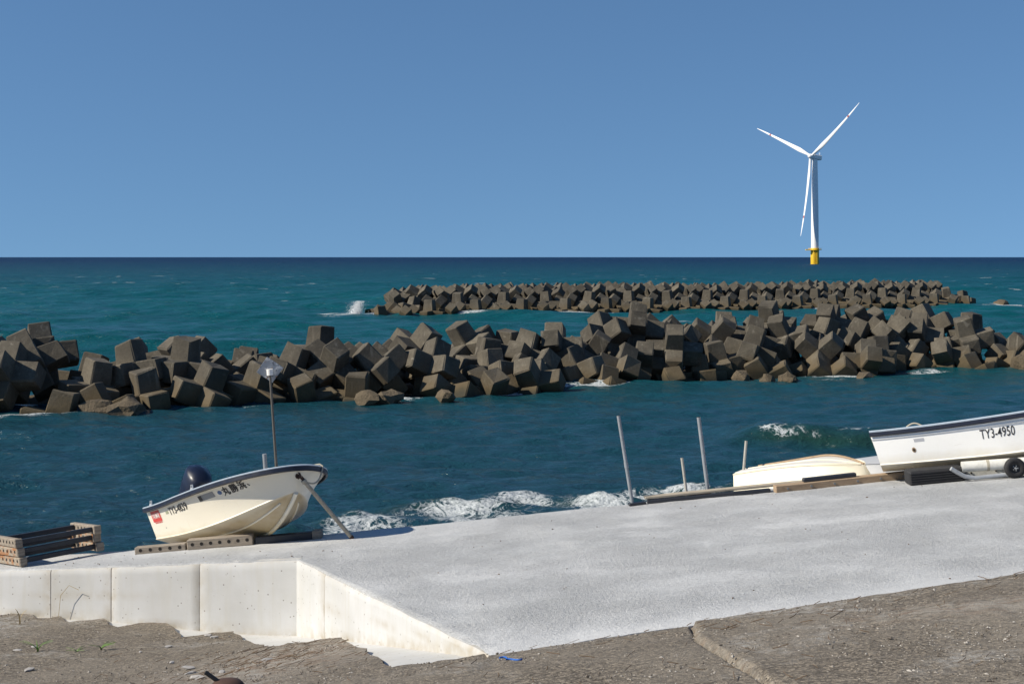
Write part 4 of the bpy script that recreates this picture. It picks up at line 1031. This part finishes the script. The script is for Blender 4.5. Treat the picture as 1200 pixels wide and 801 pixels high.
# pale chips, each a small flat stone
for i, (x, y, s_) in enumerate(((-6.75, 18.3, .10), (-6.35, 18.7, .11), (-6.9, 20.5, .09), (-7.05, 20.25, .10), (-4.9, 20.3, .10), (-5.2, 19.9, .05), (-3.9, 17.2, .13), (-3.75, 16.6, .10), (-3.3, 16.2, .09), (-3.5, 15.8, .12), (-2.9, 16.9, .1), (-4.4, 18.4, .08), (-4.6, 21.5, .10), (-4.45, 21.3, .09), (3.3, 14.2, .10))):
    bm = bmesh.new(); bmesh.ops.create_icosphere(bm, subdivisions=1, radius=s_*.6)
    for v in bm.verts: k = 1+.5*noise.noise(v.co*9+Vector((i*5, 0, 0))); v.co = Vector((v.co.x*k*1.3, v.co.y*k*.8, v.co.z*k*.35))
    me = bpy.data.meshes.new('chip'); bm.to_mesh(me); bm.free(); o = put('concrete_chip', me, M['chip'], smooth=20); o.location = gpt(x, y, s_*.15); o.rotation_euler.z = i
    tag(o, 'flat pale chip of broken concrete lying on the dark ground', 'stone', 'concrete chips on the dark ground')
# litter: twigs and needles, uncountable
def litter():
    b = MB()
    for i in range(420):
        m_ = i % 10
        if m_ < 5: x, y = r.gauss(-2.7, .8), r.gauss(17.2, 1.3)
        elif m_ < 6: x, y = r.uniform(.2, 6), 0; y = float(front(x))-abs(r.gauss(0, .5))-.07
        else: x, y = r.uniform(-8, 6.5), 0; y = r.uniform(10.5, float(np.interp(x, SAWX, SAWY)) if x < -.21 else float(front(x)))
        if x < -.21 and y > np.interp(x, SAWX, SAWY)-.22: continue
        if x > -.21 and y > front(x)-.10: continue
        l = r.uniform(.02, .09)*(2.2 if r.random() < .06 else 1); a = r.gauss(0, .9) if m_ < 6 else r.uniform(0, 3.14); d = Vector((math.cos(a), math.sin(a), 0))
        z = .022+(.03 if x > JX(y) else 0); c = Vector((x, y, 0)); p = [c-d*l, c+Vector((r.uniform(-.2, .2)*l, r.uniform(-.2, .2)*l, 0)), c+d*l]
        b.tube([gpt(q.x, q.y, z+.012*k) for k, q in enumerate(p)], r.uniform(.002, .0045), 4, cap=False)
    tag(b.build('twig_litter', M['twig']), kind='stuff', label='brown twigs and needles strewn over the dark ground')
    b = MB()
    for i in range(110):
        x = r.uniform(-7.5, 8); f, k = float(front(x)), float(crest(x)); y = f+(k-f)*r.uniform(.03, .97); s_ = r.uniform(.006, .016)
        c = on(x, y)+Vector((0, 0, s_*.4)); q = Matrix.Rotation(r.uniform(0, 6), 3, 'Z')
        b.cbox(c, (s_*r.uniform(1, 2.5), s_, s_*.8), s_*.25, q)
    tag(b.build('grit', M['twig']), kind='stuff', label='dark grit and scraps scattered on the pale ramp')
litter()
def gravel():
    # loose stones worked out of the old surface: far too many to count
    q = random.Random(21); b = MB(); O = ((1, 0, 0), (0, 1, 0), (-1, 0, 0), (0, -1, 0), (0, 0, 1), (0, 0, -1)); T = ((0, 1, 4), (1, 2, 4), (2, 3, 4), (3, 0, 4), (1, 0, 5), (2, 1, 5), (3, 2, 5), (0, 3, 5))
    n = 0
    while n < 15000:
        y = q.uniform(9.5, 23.5); x = q.uniform(-.40, .40)*y
        if x < -.21:
            if y > np.interp(x, SAWX, SAWY)-.03: continue
        elif y > front(x)-.03: continue
        rb = math.exp(-((x+2.7)/1.15)**2-((y-16.9)/1.9)**2)
        if q.random() > .55+.6*rb: n += .3; continue
        k = q.uniform(.004, .012)*(1.8 if q.random() < .06+.12*rb else 1); c = gpt(x, y, k*.2+(.03 if x > JX(y) else 0)); a = q.uniform(0, 6.28)
        f = (k*q.uniform(.8, 1.6), k*q.uniform(.7, 1.2), k*q.uniform(.5, .9))
        b.add([(c.x+math.cos(a)*p[0]*f[0]-math.sin(a)*p[1]*f[1], c.y+math.sin(a)*p[0]*f[0]+math.cos(a)*p[1]*f[1], c.z+p[2]*f[2]) for p in O], T); n += 1
    m = mat('gravel', (.25, .22, .18), .95); g = N(m); p = g.coord('World'); d = g.n('ShaderNodeSeparateColor'); g.l(g.voro(p, 9, out='Color'), d.inputs[0])
    g.col(g.ramp(d.outputs[0], (0, (.09, .075, .06)), (.5, (.22, .19, .155)), (.85, (.36, .33, .29)), (1, (.44, .41, .37))))
    tag(b.build('gravel', m, recalc=False), kind='stuff', label='loose small stones on the old dark ground')
gravel()
